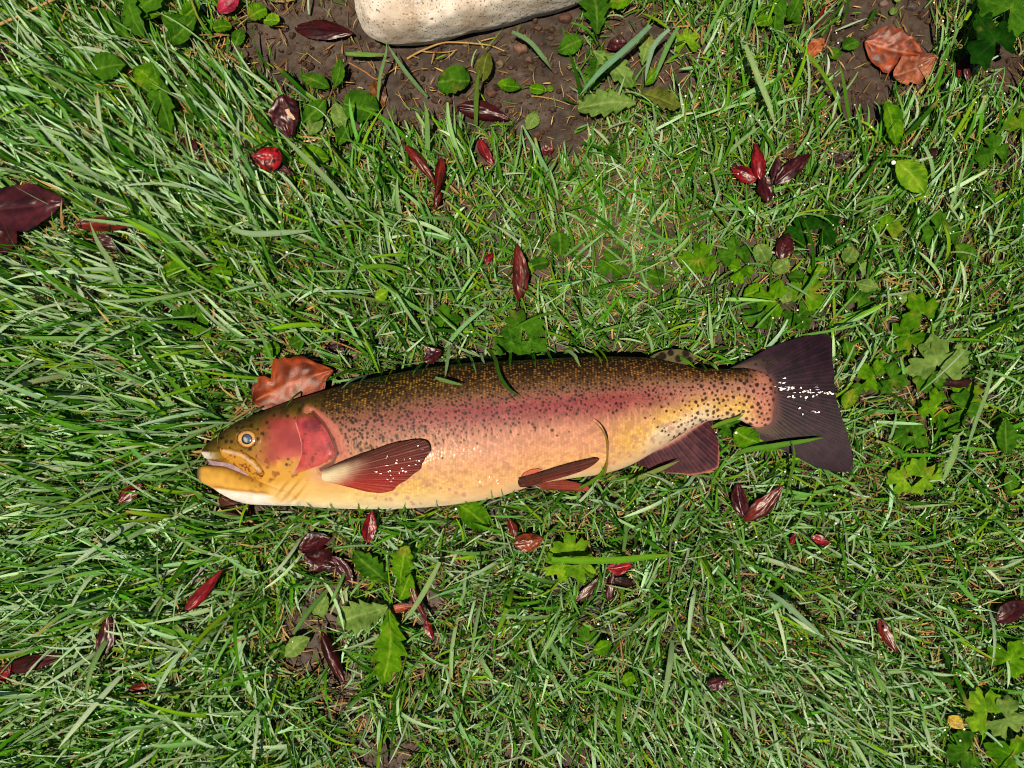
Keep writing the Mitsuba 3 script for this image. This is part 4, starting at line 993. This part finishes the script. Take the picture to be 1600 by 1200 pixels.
weed(586, 466, [('oval', 0, 0, 24, 20, 30, 'lime', 8, 16)], 'tiny lime leaf in grass above the rust leaf', over=.2)
weed(1340, 470, [('lobed', 0, 0, 30, 26, 60, 'mid', 8, 12)], 'small weed leaf between the spreading weed and the yellowish weed', over=.3)
weed(960, 412, [('lobed', 0, 0, 32, 28, 200, 'mid', 8, 11)], 'dull green leaf under crossing blades over the fish', over=.4)

# ------------------------------------------------------------------ dry stems, stalks and single long blades
def stem(pts, r0, r1, col_, label, name='dry_straw', cat='stem', mat='m_stalk'):
    P = np.array([[*W(a, b, c / 1000), c / 1000] for a, b, c in pts])
    v, f = tube(P, r0 / 1000, r1 / 1000, 30, 7)
    k = key(name)
    put(k, v, f, mat, np.tile(0.6 * lin(col_), (len(v), 1)) * (0.7 + 0.6 * nz(v, 200, 3, 2))[:, None])
    tag(k, label, cat)


STRAW = (206, 170, 104)
stem([(0, 38, 26), (45, 18, 28), (90, -4, 30)], 1.6, 1.4, (216, 176, 116), 'thick pale straw crossing the upper corner')
stem([(636, 92, 3), (662, 78, 5), (700, 66, 6), (760, 70, 5), (788, 80, 3)], 1.1, 0.7, STRAW, 'forked dry stem lying on soil under the granite stone')
stem([(690, 68, 5), (680, 60, 5), (676, 52, 4)], 0.7, 0.4, STRAW, 'short upper twig of the forked dry stem')
stem([(660, 80, 4), (690, 82, 4), (714, 78, 3)], 0.8, 0.4, STRAW, 'short lower twig of the forked dry stem')
stem([(545, 98, 4), (570, 112, 5), (590, 124, 6), (612, 110, 5), (626, 102, 3)], 0.8, 0.5, (190, 130, 80), 'thin bent reddish stem above the ochre leaf')
stem([(830, 150, 3), (860, 154, 4), (890, 164, 3)], 0.7, 0.4, STRAW, 'thin straw on the soil near the small pale chewed leaf')
stem([(874, 96, 4), (876, 110, 6), (880, 118, 4)], 0.5, 0.3, STRAW, 'short upright straw beside the tall toothed weed')
stem([(160, 1090, 22), (235, 1086, 26), (320, 1074, 30), (372, 1050, 32), (440, 1016, 30)], 1.2, 0.9, (150, 156, 90), 'long curving green tan grass stalk in the lower grass', name='grass_stalk', cat='grass stalk', mat='m_weed')
stem([(298, -4, 30), (308, 24, 28), (320, 46, 20)], 1.2, 0.9, (180, 186, 90), 'pale grass stalk at the top edge near the pink leaf', name='grass_stalk', cat='grass stalk', mat='m_weed')
stem([(512, 530, 14), (540, 540, 18), (566, 552, 14)], 0.9, 0.6, (180, 140, 90), 'tan stem across the dark brown leaf above the rust leaf')
stem([(643, 480, 14), (634, 510, 18), (640, 540, 16), (654, 556, 10)], 1.0, 0.6, (190, 150, 100), 'curved tan stem above the middle of the fish back')
stem([(562, 1092, 8), (566, 1112, 12), (580, 1142, 8)], 1.0, 0.8, (196, 160, 120), 'pale tan straw on the bare lower soil')
stem([(1458, 652, 12), (1466, 644, 16), (1492, 634, 12)], 0.7, 0.5, (214, 150, 60), 'thin orange straw in the weeds beyond the tail')
stem([(1000, 440, 14), (985, 447, 18), (970, 452, 14)], 0.8, 0.5, (214, 130, 70), 'orange straw above the fish back')


def blade_mesh(P, width, fold=0.35, roll=None, taper=1.0):
    """Blade along points P (n x 3): V-folded strip, tapered tip."""
    n = len(P)
    d = np.gradient(P, axis=0)
    d /= np.linalg.norm(d, axis=1, keepdims=True)
    s = np.cross(d, [0, 0, 1.0])
    s /= np.linalg.norm(s, axis=1, keepdims=True) + 1e-9
    up_ = np.cross(s, d)
    if roll is not None:
        s, up_ = s * np.cos(roll) + up_ * np.sin(roll), up_ * np.cos(roll) - s * np.sin(roll)
    t = np.linspace(0, 1, n)
    w = width / 2 * (0.75 + 0.25 * ss(0, 0.3, t)) * np.clip(1 - ((t - 0.5) / 0.5 * (t > 0.5)) ** 2.2 * taper, 0.03, 1)
    V = np.stack([P - s * w[:, None] + up_ * (fold * w)[:, None], P, P + s * w[:, None] + up_ * (fold * w)[:, None]], 1)
    return V, grid_faces(n, 3)


def long_blade(pts, width, col_, label, roll=0.0, fold=0.3):
    dz = 9 if any(w_ in label for w_ in ('fish', 'belly', 'fin', 'tail')) and max(p_[2] for p_ in pts) > 44 else 0
    q = np.array([[*W(a, b, max(c - dz, 8) / 1000), max(c - dz, 8) / 1000] for a, b, c in pts])
    t = np.concatenate([[0], np.cumsum(np.linalg.norm(np.diff(q, axis=0), axis=1))])
    s = np.linspace(0, t[-1], 22)
    P = np.stack([PchipInterpolator(t, q[:, k])(s) for k in range(3)], -1)
    V, f = blade_mesh(P, width * PX, fold, roll)
    k = key('grass_strand')
    c = 0.72 * lin(col_)[None, None] * (0.85 + 0.3 * nz(V, 150, 3, 2))[..., None] * np.array([0.92, 1.12, 0.92])[None, :, None]
    put(k, V, f, 'm_grass', c)
    tag(k, label, 'grass blade', 'single long grass blades')


MINT, LEAFG, YG, DKG = (140, 176, 120), (86, 134, 36), (120, 160, 40), (56, 96, 30)
long_blade([(765, 548, 66), (774, 562, 76), (780, 585, 84), (792, 604, 88), (815, 622, 86)], 5.5, DKG, 'dark grass blade curling down over the fish back')
long_blade([(884, 548, 60), (898, 556, 74), (904, 568, 80), (908, 574, 82)], 5, MINT, 'short pale blade tip resting on the fish back')
long_blade([(680, 590, 82), (700, 596, 86), (724, 602, 87)], 5, (110, 150, 80), 'loose clipped blade lying on the fish shoulder')
long_blade([(702, 540, 50), (699, 565, 68), (695, 590, 80)], 5, MINT, 'pale blade drooping over the fish shoulder')
long_blade([(945, 742, 70), (949, 715, 82), (948, 688, 87), (938, 668, 88), (922, 656, 88)], 3.2, (150, 120, 60), 'thin tan hooked grass stem over the rear belly')
long_blade([(905, 762, 30), (925, 752, 44), (942, 736, 60), (950, 716, 78)], 5.5, (100, 140, 40), 'green blade rising along the rear belly')
long_blade([(1146, 712, 24), (1168, 703, 36), (1200, 698, 42), (1250, 690, 46), (1287, 684, 47)], 8, (96, 150, 50), 'thick green blade lying across the tail fin')
long_blade([(982, 754, 30), (1010, 742, 38), (1036, 731, 44), (1062, 720, 46)], 7, (130, 150, 80), 'pale blade crossing the anal fin')
long_blade([(1112, 668, 34), (1130, 660, 40), (1150, 654, 46), (1163, 646, 50)], 6, (110, 150, 50), 'green blade poking between anal fin and tail base')
long_blade([(1228, 775, 22), (1236, 740, 40), (1241, 712, 52), (1238, 690, 58)], 5, (90, 130, 50), 'thin blade arching up over the lower tail lobe')
long_blade([(628, 808, 14), (624, 784, 44), (630, 764, 66), (640, 748, 80)], 6, (96, 130, 40), 'olive blade rising over the belly to the pectoral fin')
long_blade([(512, 800, 12), (510, 782, 30), (506, 772, 40)], 6, (110, 150, 60), 'short blade against the pale throat')
long_blade([(862, 874, 36), (900, 876, 42), (960, 875, 40), (1012, 870, 34), (1060, 866, 24)], 10, (110, 170, 40), 'long straight bright blade over the starry weed')
long_blade([(687, 878, 40), (668, 915, 42), (648, 948, 40), (628, 974, 34)], 8, (150, 184, 120), 'long pale straight blade by the rolled brown red leaf')
long_blade([(1496, 680, 40), (1490, 710, 44), (1478, 740, 44), (1470, 756, 40)], 9, (140, 180, 110), 'broad pale blade beyond the lower tail tip')
long_blade([(1550, 575, 46), (1542, 610, 44), (1524, 660, 40), (1506, 716, 30)], 6, (130, 170, 110), 'long mint blade beyond the pale veined weed')
long_blade([(1016, 40, 44), (985, 70, 46), (940, 110, 44), (905, 150, 34)], 9, (120, 170, 130), 'bluish pale blade crossing the tall toothed weed')
long_blade([(1046, 46, 46), (1018, 80, 44), (1008, 130, 34)], 7, (140, 184, 150), 'mint blade hanging beside the pale dandelion rosette')
long_blade([(1060, 42, 44), (1040, 80, 40), (1022, 128, 30)], 7, (110, 160, 90), 'green blade fanned next to the mint blade')
long_blade([(1164, 70, 40), (1180, 110, 46), (1196, 150, 44), (1212, 200, 30)], 9, (160, 196, 130), 'pale curved blade standing above the red cluster')
long_blade([(1332, 210, 8), (1324, 170, 26), (1318, 130, 40), (1312, 98, 46)], 6, (90, 140, 40), 'upright blade on the soil edge before the rust leaf')
long_blade([(1316, 178, 10), (1300, 140, 24), (1270, 95, 36), (1222, 48, 40)], 6, (110, 160, 40), 'long yellow green blade slanting across the upper soil')
long_blade([(590, 160, 6), (594, 120, 20), (604, 70, 34), (602, 62, 36)], 5, (120, 160, 100), 'thin blade standing on soil under the granite stone')
long_blade([(668, 152, 4), (640, 120, 26), (618, 90, 36), (605, 68, 40)], 6, (120, 164, 110), 'tall blade leaning toward the granite stone')
long_blade([(666, 262, 4), (668, 220, 24), (667, 180, 36), (662, 158, 40)], 8, (120, 170, 90), 'broad upright blade beside the V of rolled leaves')
long_blade([(744, 196, 4), (744, 160, 22), (746, 125, 32), (750, 108, 36)], 7, (96, 130, 50), 'dark upright blade in front of the glossy maroon leaf')
long_blade([(540, 84, 22), (575, 86, 20), (605, 84, 14)], 7, (120, 164, 80), 'flat blade lying on soil below the granite stone corner')
long_blade([(800, 50, 26), (828, 66, 30), (850, 92, 24), (862, 110, 12)], 7, (120, 160, 110), 'arched blade on soil beneath the stone edge')
long_blade([(560, 340, 12), (520, 290, 34), (470, 240, 48), (430, 200, 50)], 8, (140, 176, 120), 'long pale blade next to the blotched red leaf')
long_blade([(200, 470, 14), (178, 420, 34), (150, 372, 46), (140, 345, 48)], 8, (140, 176, 120), 'long pale blade over the red leaf strips')
long_blade([(362, 358, 40), (400, 366, 42), (440, 364, 40), (490, 360, 32)], 9, (150, 186, 140), 'pale flat blade lying across the combed grass')
long_blade([(560, 420, 36), (590, 416, 38), (640, 425, 30)], 7, (100, 150, 40), 'green flat blade above the fish shoulder')
long_blade([(1186, 918, 14), (1215, 935, 34), (1255, 968, 46), (1290, 1000, 50)], 8, (140, 180, 140), 'long bluish blade in the lower grass')
long_blade([(970, 1090, 12), (966, 1130, 30), (968, 1170, 40)], 8, (100, 150, 40), 'bright upright blade at the lower edge')
long_blade([(800, 920, 14), (792, 950, 34), (772, 1000, 40)], 8, (110, 160, 40), 'bright blade slanting in the lower middle grass')
long_blade([(1050, 1000, 14), (1046, 1040, 34), (1036, 1100, 46)], 9, (150, 186, 130), 'wide pale blade by the small dark red leaf')

# ------------------------------------------------------------------ grass
SOIL = [(640, 110, 230, 70), (520, 60, 120, 55), (800, 120, 110, 90), (860, 200, 60, 60), (640, 170, 120, 50), (1390, 60, 90, 85), (1330, 150, 60, 60), (990, 75, 60, 50), (1040, 130, 50, 30), (500, 970, 46, 64), (540, 1090, 34, 56), (680, 930, 24, 30), (840, 30, 60, 40), (430, 60, 60, 60), (600, 1170, 44, 36), (900, 1176, 36, 22), (1560, 120, 40, 50)]


def soil_mask(px, py):
    m = np.zeros(np.shape(px))
    wob = 0.9 * (nz2(np.asarray(px) * 0.01, np.asarray(py) * 0.01, 2.4, 51, 3) - 0.5)
    for cx, cy, rx, ry in SOIL:
        m = np.maximum(m, ss(1.25, 0.75, np.hypot((px - cx) / rx, (py - cy) / ry) + wob))
    return m


CTRL = [(0, 0, 135, 22), (300, 120, 130, 22), (560, 250, 115, 28), (800, 260, 100, 35), (1100, 150, 80, 50), (1400, 150, 78, 28), (1600, 200, 75, 30), (0, 420, 152, 22), (300, 330, 140, 22), (300, 520, 165, 35), (560, 430, 135, 50), (800, 470, 110, 85), (1050, 420, 70, 85), (1400, 420, 70, 55), (1600, 600, 60, 60),
        (0, 650, 172, 28), (200, 660, 172, 28), (0, 900, 188, 32), (250, 900, 190, 50), (420, 1050, 205, 75), (150, 1150, 190, 45), (650, 900, 190, 80), (750, 1080, -60, 60), (950, 880, 180, 80), (1000, 1100, -65, 40), (1250, 1000, -42, 38), (1300, 850, -30, 70), (1500, 780, 40, 75), (1550, 1000, -40, 45)]
CT = np.array(CTRL, float)
fen = {}


def field(px, py):
    d = 1 / ((px[:, None] - CT[None, :, 0]) ** 2 + (py[:, None] - CT[None, :, 1]) ** 2 + 2500) ** 1.4
    d /= d.sum(1, keepdims=True)
    a = np.radians(CT[:, 2])
    z = (d * np.exp(1j * a)).sum(1)
    return np.angle(z), np.radians((d * CT[:, 3]).sum(1))


def grow(n, area, length, width, e0, droop, z0, spread, seed, nseg, three, stuff_colors, thin=1.0, keep_out=None, soil_w=1.06, tone=0.98):
    """Vectorised blades: returns vertices (n, k, 3), faces, colours."""
    r = np.random.default_rng(seed)
    x, y = r.uniform(-area[0], area[0], n), r.uniform(-area[1], area[1], n)
    px, py = x / PX + 800, 600 - y / PX
    inner = (np.abs(x) < 0.55) & (np.abs(y) < 0.43)
    if keep_out is not None:
        ok = ~((np.abs(x) < keep_out[0]) & (np.abs(y) < keep_out[1]))
    else:
        ok = np.ones(n, bool)
    soil = soil_mask(px, py)
    patch = nz2(x, y, 14, seed + 5, 3)
    ok &= r.random(n) > np.clip(soil * soil_w, 0, 0.985)
    ok &= r.random(n) < np.clip(0.45 + 1.4 * patch * thin, 0, 1)
    x, y, px, py, patch, soil = (q[ok] for q in (x, y, px, py, patch, soil))
    n = len(x)
    ang, sp = field(np.clip(px, -100, 1700), np.clip(py, -100, 1300))
    ang = ang + r.normal(0, 1, n) * np.minimum(sp * spread, 1.8)
    left = ss(760, 250, px)
    L = r.uniform(*length, n) * (0.78 + 0.42 * left) * (1 - 0.35 * soil) * r.choice([1, 1, 0.7, 1.15], n)
    wd = (width[0] + (width[1] - width[0]) * r.random(n) ** 1.4) * (0.9 + 0.2 * left)
    el0 = np.radians(r.uniform(*e0, n))
    dr_ = np.radians(r.uniform(*droop, n))
    t = np.linspace(0, 1, nseg + 1)
    el = el0[:, None] - dr_[:, None] * t[None] ** 1.3
    step = L[:, None] / nseg
    curve = (r.normal(0, 0.35, n))[:, None] * t[None]
    a = ang[:, None] + curve
    dxy, dz = np.cos(el) * step, np.sin(el) * step
    X = x[:, None] + np.concatenate([np.zeros((n, 1)), np.cumsum((dxy * np.cos(a))[:, :-1], 1)], 1)
    Y = y[:, None] + np.concatenate([np.zeros((n, 1)), np.cumsum((dxy * np.sin(a))[:, :-1], 1)], 1)
    Zb_ = r.uniform(*z0, n)[:, None] + np.concatenate([np.zeros((n, 1)), np.cumsum(dz[:, :-1], 1)], 1)
    Zb_ = np.maximum(Zb_, 0.0015 + 0.002 * r.random((n, 1)))
    # keep clear of things lying on the lawn
    i, j = np.clip(((Y + OY) / OC).astype(int), 0, occ.shape[0] - 1), np.clip(((X + OX) / OC).astype(int), 0, occ.shape[1] - 1)
    o = occ[i, j]
    under = Zb_ < occ_lo[i, j] - 0.0015
    bad = ((o > 0) & (Zb_ < o + 0.0012) & ~under).any(1)
    pov = np.where((o > 0) & ~under, occ_p[i, j], 1).min(1)
    bad |= r.random(n) > pov
    g = ~bad
    X, Y, Zb_, a, wd, el, px, py, left = X[g], Y[g], Zb_[g], a[g], wd[g], el[g], px[g], py[g], left[g]
    n = len(X)
    roll = r.normal(0, 0.55, n)[:, None] + r.normal(0, 0.4, n)[:, None] * t[None]
    sx_, sy_ = -np.sin(a), np.cos(a)
    ux, uy, uz = -np.sin(el) * np.cos(a), -np.sin(el) * np.sin(a), np.cos(el)
    cr, sr = np.cos(roll), np.sin(roll)
    S = np.stack([sx_ * cr + ux * sr, sy_ * cr + uy * sr, uz * sr], -1)
    U = np.stack([ux * cr - sx_ * sr, uy * cr - sy_ * sr, uz * cr], -1)
    w = (wd[:, None] / 2) * (0.7 + 0.3 * ss(0, 0.3, t))[None] * np.clip(1 - (np.maximum(t[None] - 0.35, 0) / 0.65) ** r.choice([1.6, 2.4, 5.0], n, p=[.4, .3, .3])[:, None] * r.choice([1.0, 0.55], n, p=[.72, .28])[:, None], 0.05, 1)
    P = np.stack([X, Y, Zb_], -1)
    if three:
        V = np.stack([P - S * w[..., None] + U * (0.45 * w)[..., None], P, P + S * w[..., None] + U * (0.45 * w)[..., None]], 2)
        m = 3
    else:
        V = np.stack([P - S * w[..., None], P + S * w[..., None]], 2)
        m = 2
    V[..., 2] = np.maximum(V[..., 2], 0.001)
    f = grid_faces(nseg + 1, m)
    F = (f[None] + (np.arange(n) * (nseg + 1) * m)[:, None, None]).reshape(-1, 3)
    cols, probs = stuff_colors(px, py, left)
    cs = np.cumsum(probs, 1)
    cs /= cs[:, -1:]
    pick = (r.random(n)[:, None] > cs).sum(1)
    base = lin(np.array(cols))[pick] * r.uniform(0.75, 1.25, n)[:, None] * (1 + r.normal(0, 0.06, (n, 3)))
    root = lin((150, 150, 84))
    C = base[:, None, None, :] * np.ones((1, nseg + 1, m, 1))
    C = C * (1 - 0.35 * ss(0.25, 0, t))[None, :, None, None] + root * 0.35 * ss(0.25, 0, t)[None, :, None, None]
    tipd = (r.random(n) < 0.12)[:, None] * ss(0.75, 1.0, t)[None]
    C = lerp(C.reshape(-1, 3), np.array(lin((170, 140, 80))), np.repeat(0.8 * tipd.ravel(), m)).reshape(C.shape)
    if m == 3:
        C = C * np.array([0.92, 1.1, 0.92])[None, None, :, None]
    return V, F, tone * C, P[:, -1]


GREENS = [(130, 172, 112), (98, 152, 72), (74, 134, 28), (44, 94, 18), (114, 160, 28), (190, 160, 104), (166, 200, 158)]  # pale mints: bluish bloom, plus blade sheen put into the colour


def mat_cols(px, py, left):
    n = len(px)
    dry = nz2(px * 0.004, py * 0.004, 2.2, 77, 3)
    dry = ss(0.42, 0.66, dry)
    blue = ss(900, 1200, py) * ss(900, 1200, px) + 0.4 * ss(1000, 600, px) * ss(760, 1000, py)
    return GREENS, np.stack([0.20 + 0.25 * blue, 0.2 + 0 * px, 0.2 + 0.1 * left, 0.16 + 0 * px, 0.10 + 0.05 * left, 0.04 + 0.42 * dry, 0.12 + 0.18 * blue + 0.08 * left], 1)


def top_cols(px, py, left):
    blue = ss(850, 1150, py) * ss(850, 1150, px) + 0.5 * ss(760, 1000, py)
    return GREENS, np.stack([0.26 + 0.15 * blue, 0.22 + 0 * px, 0.20 + 0 * px, 0.20 + 0 * px, 0.10 + 0 * px, 0.003 + 0 * px, 0.13 + 0.22 * blue + 0.26 * left], 1)


def straw_cols(px, py, left):
    return [(190, 156, 100), (160, 120, 72), (120, 84, 50), (212, 184, 120), (130, 140, 60)], np.tile([[.3, .28, .2, .1, .12]], (len(px), 1))


parts, tips = [], []
A1 = (0.57, 0.45)
for spec in [dict(n=19000, length=(.010, .030), width=(.0007, .0014), e0=(-2, 25), droop=(0, 20), z0=(.002, .008), spread=3.0, seed=101, nseg=3, three=False, stuff_colors=straw_cols, thin=1.4, soil_w=0.55),
             dict(n=39000, length=(.012, .034), width=(.0011, .0024), e0=(4, 40), droop=(0, 50), z0=(.002, .012), spread=1.5, seed=102, nseg=4, three=True, stuff_colors=mat_cols, thin=1.4, tone=0.74),  # low tone paints the shade of the gaps into the mat colour
             dict(n=22000, length=(.022, .056), width=(.0013, .0034), e0=(22, 62), droop=(15, 80), z0=(.002, .012), spread=0.95, seed=103, nseg=6, three=True, stuff_colors=top_cols, thin=1.0),
             dict(n=2600, length=(.040, .080), width=(.0028, .0050), e0=(35, 66), droop=(30, 85), z0=(.002, .010), spread=0.8, seed=104, nseg=8, three=True, stuff_colors=top_cols, thin=0.9)]:
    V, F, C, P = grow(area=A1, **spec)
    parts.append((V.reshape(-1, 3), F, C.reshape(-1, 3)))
    if spec['seed'] >= 103:
        tips.append(P)
# the lawn goes on round the picture, a little coarser
for spec in [dict(n=70000, length=(.016, .045), width=(.0018, .0034), e0=(5, 50), droop=(0, 60), z0=(.002, .012), spread=1.6, seed=105, nseg=3, three=False, stuff_colors=mat_cols, thin=1.2),
             dict(n=34000, length=(.035, .075), width=(.0022, .0038), e0=(25, 62), droop=(15, 80), z0=(.002, .012), spread=1.0, seed=106, nseg=4, three=False, stuff_colors=top_cols)]:
    V, F, C, P = grow(area=(1.15, 0.98), keep_out=A1, **spec)
    parts.append((V.reshape(-1, 3), F, C.reshape(-1, 3)))
# blades pressed up along the fish that lean over its edge
eb = np.random.default_rng(140)
for i_ in range(64):
    q_ = eb.uniform(330, 1120)
    low_ = eb.random() < 0.6
    edge_ = float(BOT(q_) if low_ else TOP(q_))
    if low_ and (q_ > 960 or 800 < q_ < 930 or q_ < 455):
        continue
    sg = 1 if low_ else -1
    d1, d2, d3 = eb.uniform(8, 16), eb.uniform(1.5, 4), eb.uniform(3, 17)
    tx_ = eb.normal(0, 12)
    pts_ = []
    for f_, dd_, z_ in ((0, d1, .004), (.55, d2, .034), (1.0, -d3, 0)):
        X_, Y_ = q_ + tx_ * f_, edge_ + sg * dd_
        pts_.append([float(fx(X_)), float(fy(Y_)), z_ if z_ else float(body_z(X_, Y_)) + .0035])
    pts_ = np.array(pts_)
    P_ = np.stack([PchipInterpolator([0, .55, 1], pts_[:, k_])(np.linspace(0, 1, 9)) for k_ in range(3)], -1)
    cx_ = (P_[:, 0] / KF + 800, 600 - P_[:, 1] / KF)
    inb = (cx_[1] > TOP(np.clip(cx_[0], 311, 1223))) & (cx_[1] < BOT(np.clip(cx_[0], 311, 1223)))
    P_[:, 2] = np.where(inb, np.maximum(P_[:, 2], body_z(*cx_) + .002), P_[:, 2])
    V_, f_ = blade_mesh(P_, eb.uniform(.0016, .0034), .35, eb.normal(0, .4))
    c_ = lin(np.array(GREENS[eb.choice([0, 1, 2, 3, 4, 6])])) * eb.uniform(.8, 1.15)
    parts.append((V_.reshape(-1, 3), f_, np.tile(c_, (V_.shape[0] * 3, 1))))
off_ = np.cumsum([0] + [len(p[0]) for p in parts])
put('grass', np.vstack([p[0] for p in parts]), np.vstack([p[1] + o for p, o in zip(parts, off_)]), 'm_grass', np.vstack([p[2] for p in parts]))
tag('grass', 'wet green lawn grass with pale tips and straw between', 'grass', kind='stuff')
n_tris = sum(len(p[1]) for p in parts)

# ------------------------------------------------------------------ soil crumbs
r = np.random.default_rng(61)
import trimesh
ico = trimesh.creation.icosphere(subdivisions=1)
n = 22000
x, y = r.uniform(-0.56, 0.56, n), r.uniform(-0.44, 0.44, n)
s = soil_mask(x / PX + 800, 600 - y / PX)
ok = r.random(n) < s
x, y = x[ok][:3200], y[ok][:3200]
n = len(x)
rad = r.uniform(0.0005, 0.0016, n) * r.choice([1, 1, 1, 1, 1.7, 2.6], n)
vv = ico.vertices[None] * rad[:, None, None] * r.uniform(0.6, 1.3, (n, 1, 3)) * r.uniform(0.75, 1.2, (n, len(ico.vertices), 1)) + np.stack([x, y, ground_z(x, y) + rad * 0.4], -1)[:, None]
ff = (ico.faces[None] + (np.arange(n) * len(ico.vertices))[:, None, None]).reshape(-1, 3)
cc = lin((78, 60, 48))[None] * r.uniform(0.4, 1.3, (n, 1)) * (1 + r.normal(0, .08, (n, 3)))
put('soil_crumbs', vv, ff, 'm_stalk', np.repeat(cc, len(ico.vertices), 0), smooth=False)
tag('soil_crumbs', 'small dark crumbs of earth scattered over the bare soil', 'soil', kind='stuff')

# ------------------------------------------------------------------ flat water drops on the fins and flank
def film(px, py, rx, ry, z, sd):
    '''A small flat-topped drop lying on the fish; its top is tilted to mirror the sun into the camera.'''
    q = np.random.default_rng(sd)
    na, nr = 18, 5
    rr, a = np.meshgrid(np.array([0, .5, .86, .95, 1.0]), np.arange(na) / na * 2 * np.pi, indexing='ij')
    wob = 1 + 0.25 * np.cos(a * 2 + q.uniform(0, 6)) + 0.18 * np.cos(a * 3 + q.uniform(0, 6))
    X, Y = px + rx * rr * wob * np.cos(a), py + ry * rr * wob * np.sin(a)
    x0, y0 = W(px, py, z)
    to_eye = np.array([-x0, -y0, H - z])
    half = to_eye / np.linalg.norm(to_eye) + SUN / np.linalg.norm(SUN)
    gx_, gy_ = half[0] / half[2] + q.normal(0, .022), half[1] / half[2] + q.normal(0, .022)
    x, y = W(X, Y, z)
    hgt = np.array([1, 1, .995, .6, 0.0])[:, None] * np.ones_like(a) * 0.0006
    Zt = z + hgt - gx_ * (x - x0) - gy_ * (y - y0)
    v = np.stack([x, y, Zt], -1).reshape(-1, 3)
    v2 = v.copy()
    v2[:, 2] = z - 0.0004
    f = grid_faces(nr, na, True)
    return np.vstack([v, v2]), np.vstack([f, f[:, ::-1] + len(v)])


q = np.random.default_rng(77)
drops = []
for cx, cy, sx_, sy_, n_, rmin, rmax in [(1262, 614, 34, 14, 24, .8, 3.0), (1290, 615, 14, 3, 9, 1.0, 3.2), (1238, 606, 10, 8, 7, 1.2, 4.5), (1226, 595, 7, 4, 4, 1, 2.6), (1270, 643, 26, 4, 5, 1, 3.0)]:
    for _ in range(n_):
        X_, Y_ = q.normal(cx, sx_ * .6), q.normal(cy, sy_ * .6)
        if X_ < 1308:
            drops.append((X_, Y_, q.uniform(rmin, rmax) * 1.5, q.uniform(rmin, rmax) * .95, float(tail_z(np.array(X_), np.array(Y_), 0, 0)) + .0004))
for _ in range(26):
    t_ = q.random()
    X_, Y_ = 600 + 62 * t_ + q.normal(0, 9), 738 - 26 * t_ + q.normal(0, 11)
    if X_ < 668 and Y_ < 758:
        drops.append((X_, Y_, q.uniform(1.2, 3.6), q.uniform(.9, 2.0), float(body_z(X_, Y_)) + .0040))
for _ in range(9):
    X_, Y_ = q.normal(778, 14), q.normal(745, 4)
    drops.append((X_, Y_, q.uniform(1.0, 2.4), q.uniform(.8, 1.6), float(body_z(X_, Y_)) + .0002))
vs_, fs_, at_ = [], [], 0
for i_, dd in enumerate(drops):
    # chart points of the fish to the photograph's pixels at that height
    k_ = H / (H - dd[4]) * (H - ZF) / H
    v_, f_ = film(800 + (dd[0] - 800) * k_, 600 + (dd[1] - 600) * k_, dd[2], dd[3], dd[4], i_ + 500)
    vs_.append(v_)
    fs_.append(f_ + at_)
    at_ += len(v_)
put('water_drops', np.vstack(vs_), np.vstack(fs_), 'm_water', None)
tag('water_drops', 'glinting water drops on the tail fin, breast fin and belly of the fish', 'water', kind='stuff')

# ------------------------------------------------------------------ dew on blade tips
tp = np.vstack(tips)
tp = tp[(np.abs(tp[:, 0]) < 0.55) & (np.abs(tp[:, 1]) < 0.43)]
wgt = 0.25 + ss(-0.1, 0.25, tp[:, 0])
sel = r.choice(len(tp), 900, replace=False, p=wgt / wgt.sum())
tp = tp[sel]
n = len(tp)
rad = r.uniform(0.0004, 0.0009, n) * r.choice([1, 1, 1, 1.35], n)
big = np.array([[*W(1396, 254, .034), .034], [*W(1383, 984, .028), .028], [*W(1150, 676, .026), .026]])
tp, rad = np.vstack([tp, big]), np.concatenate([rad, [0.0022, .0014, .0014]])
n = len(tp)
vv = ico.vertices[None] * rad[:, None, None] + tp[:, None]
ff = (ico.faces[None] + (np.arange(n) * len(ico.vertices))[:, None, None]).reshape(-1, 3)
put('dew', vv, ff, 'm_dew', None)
tag('dew', 'tiny bright dew drops caught on the grass tips', 'dew', kind='stuff')
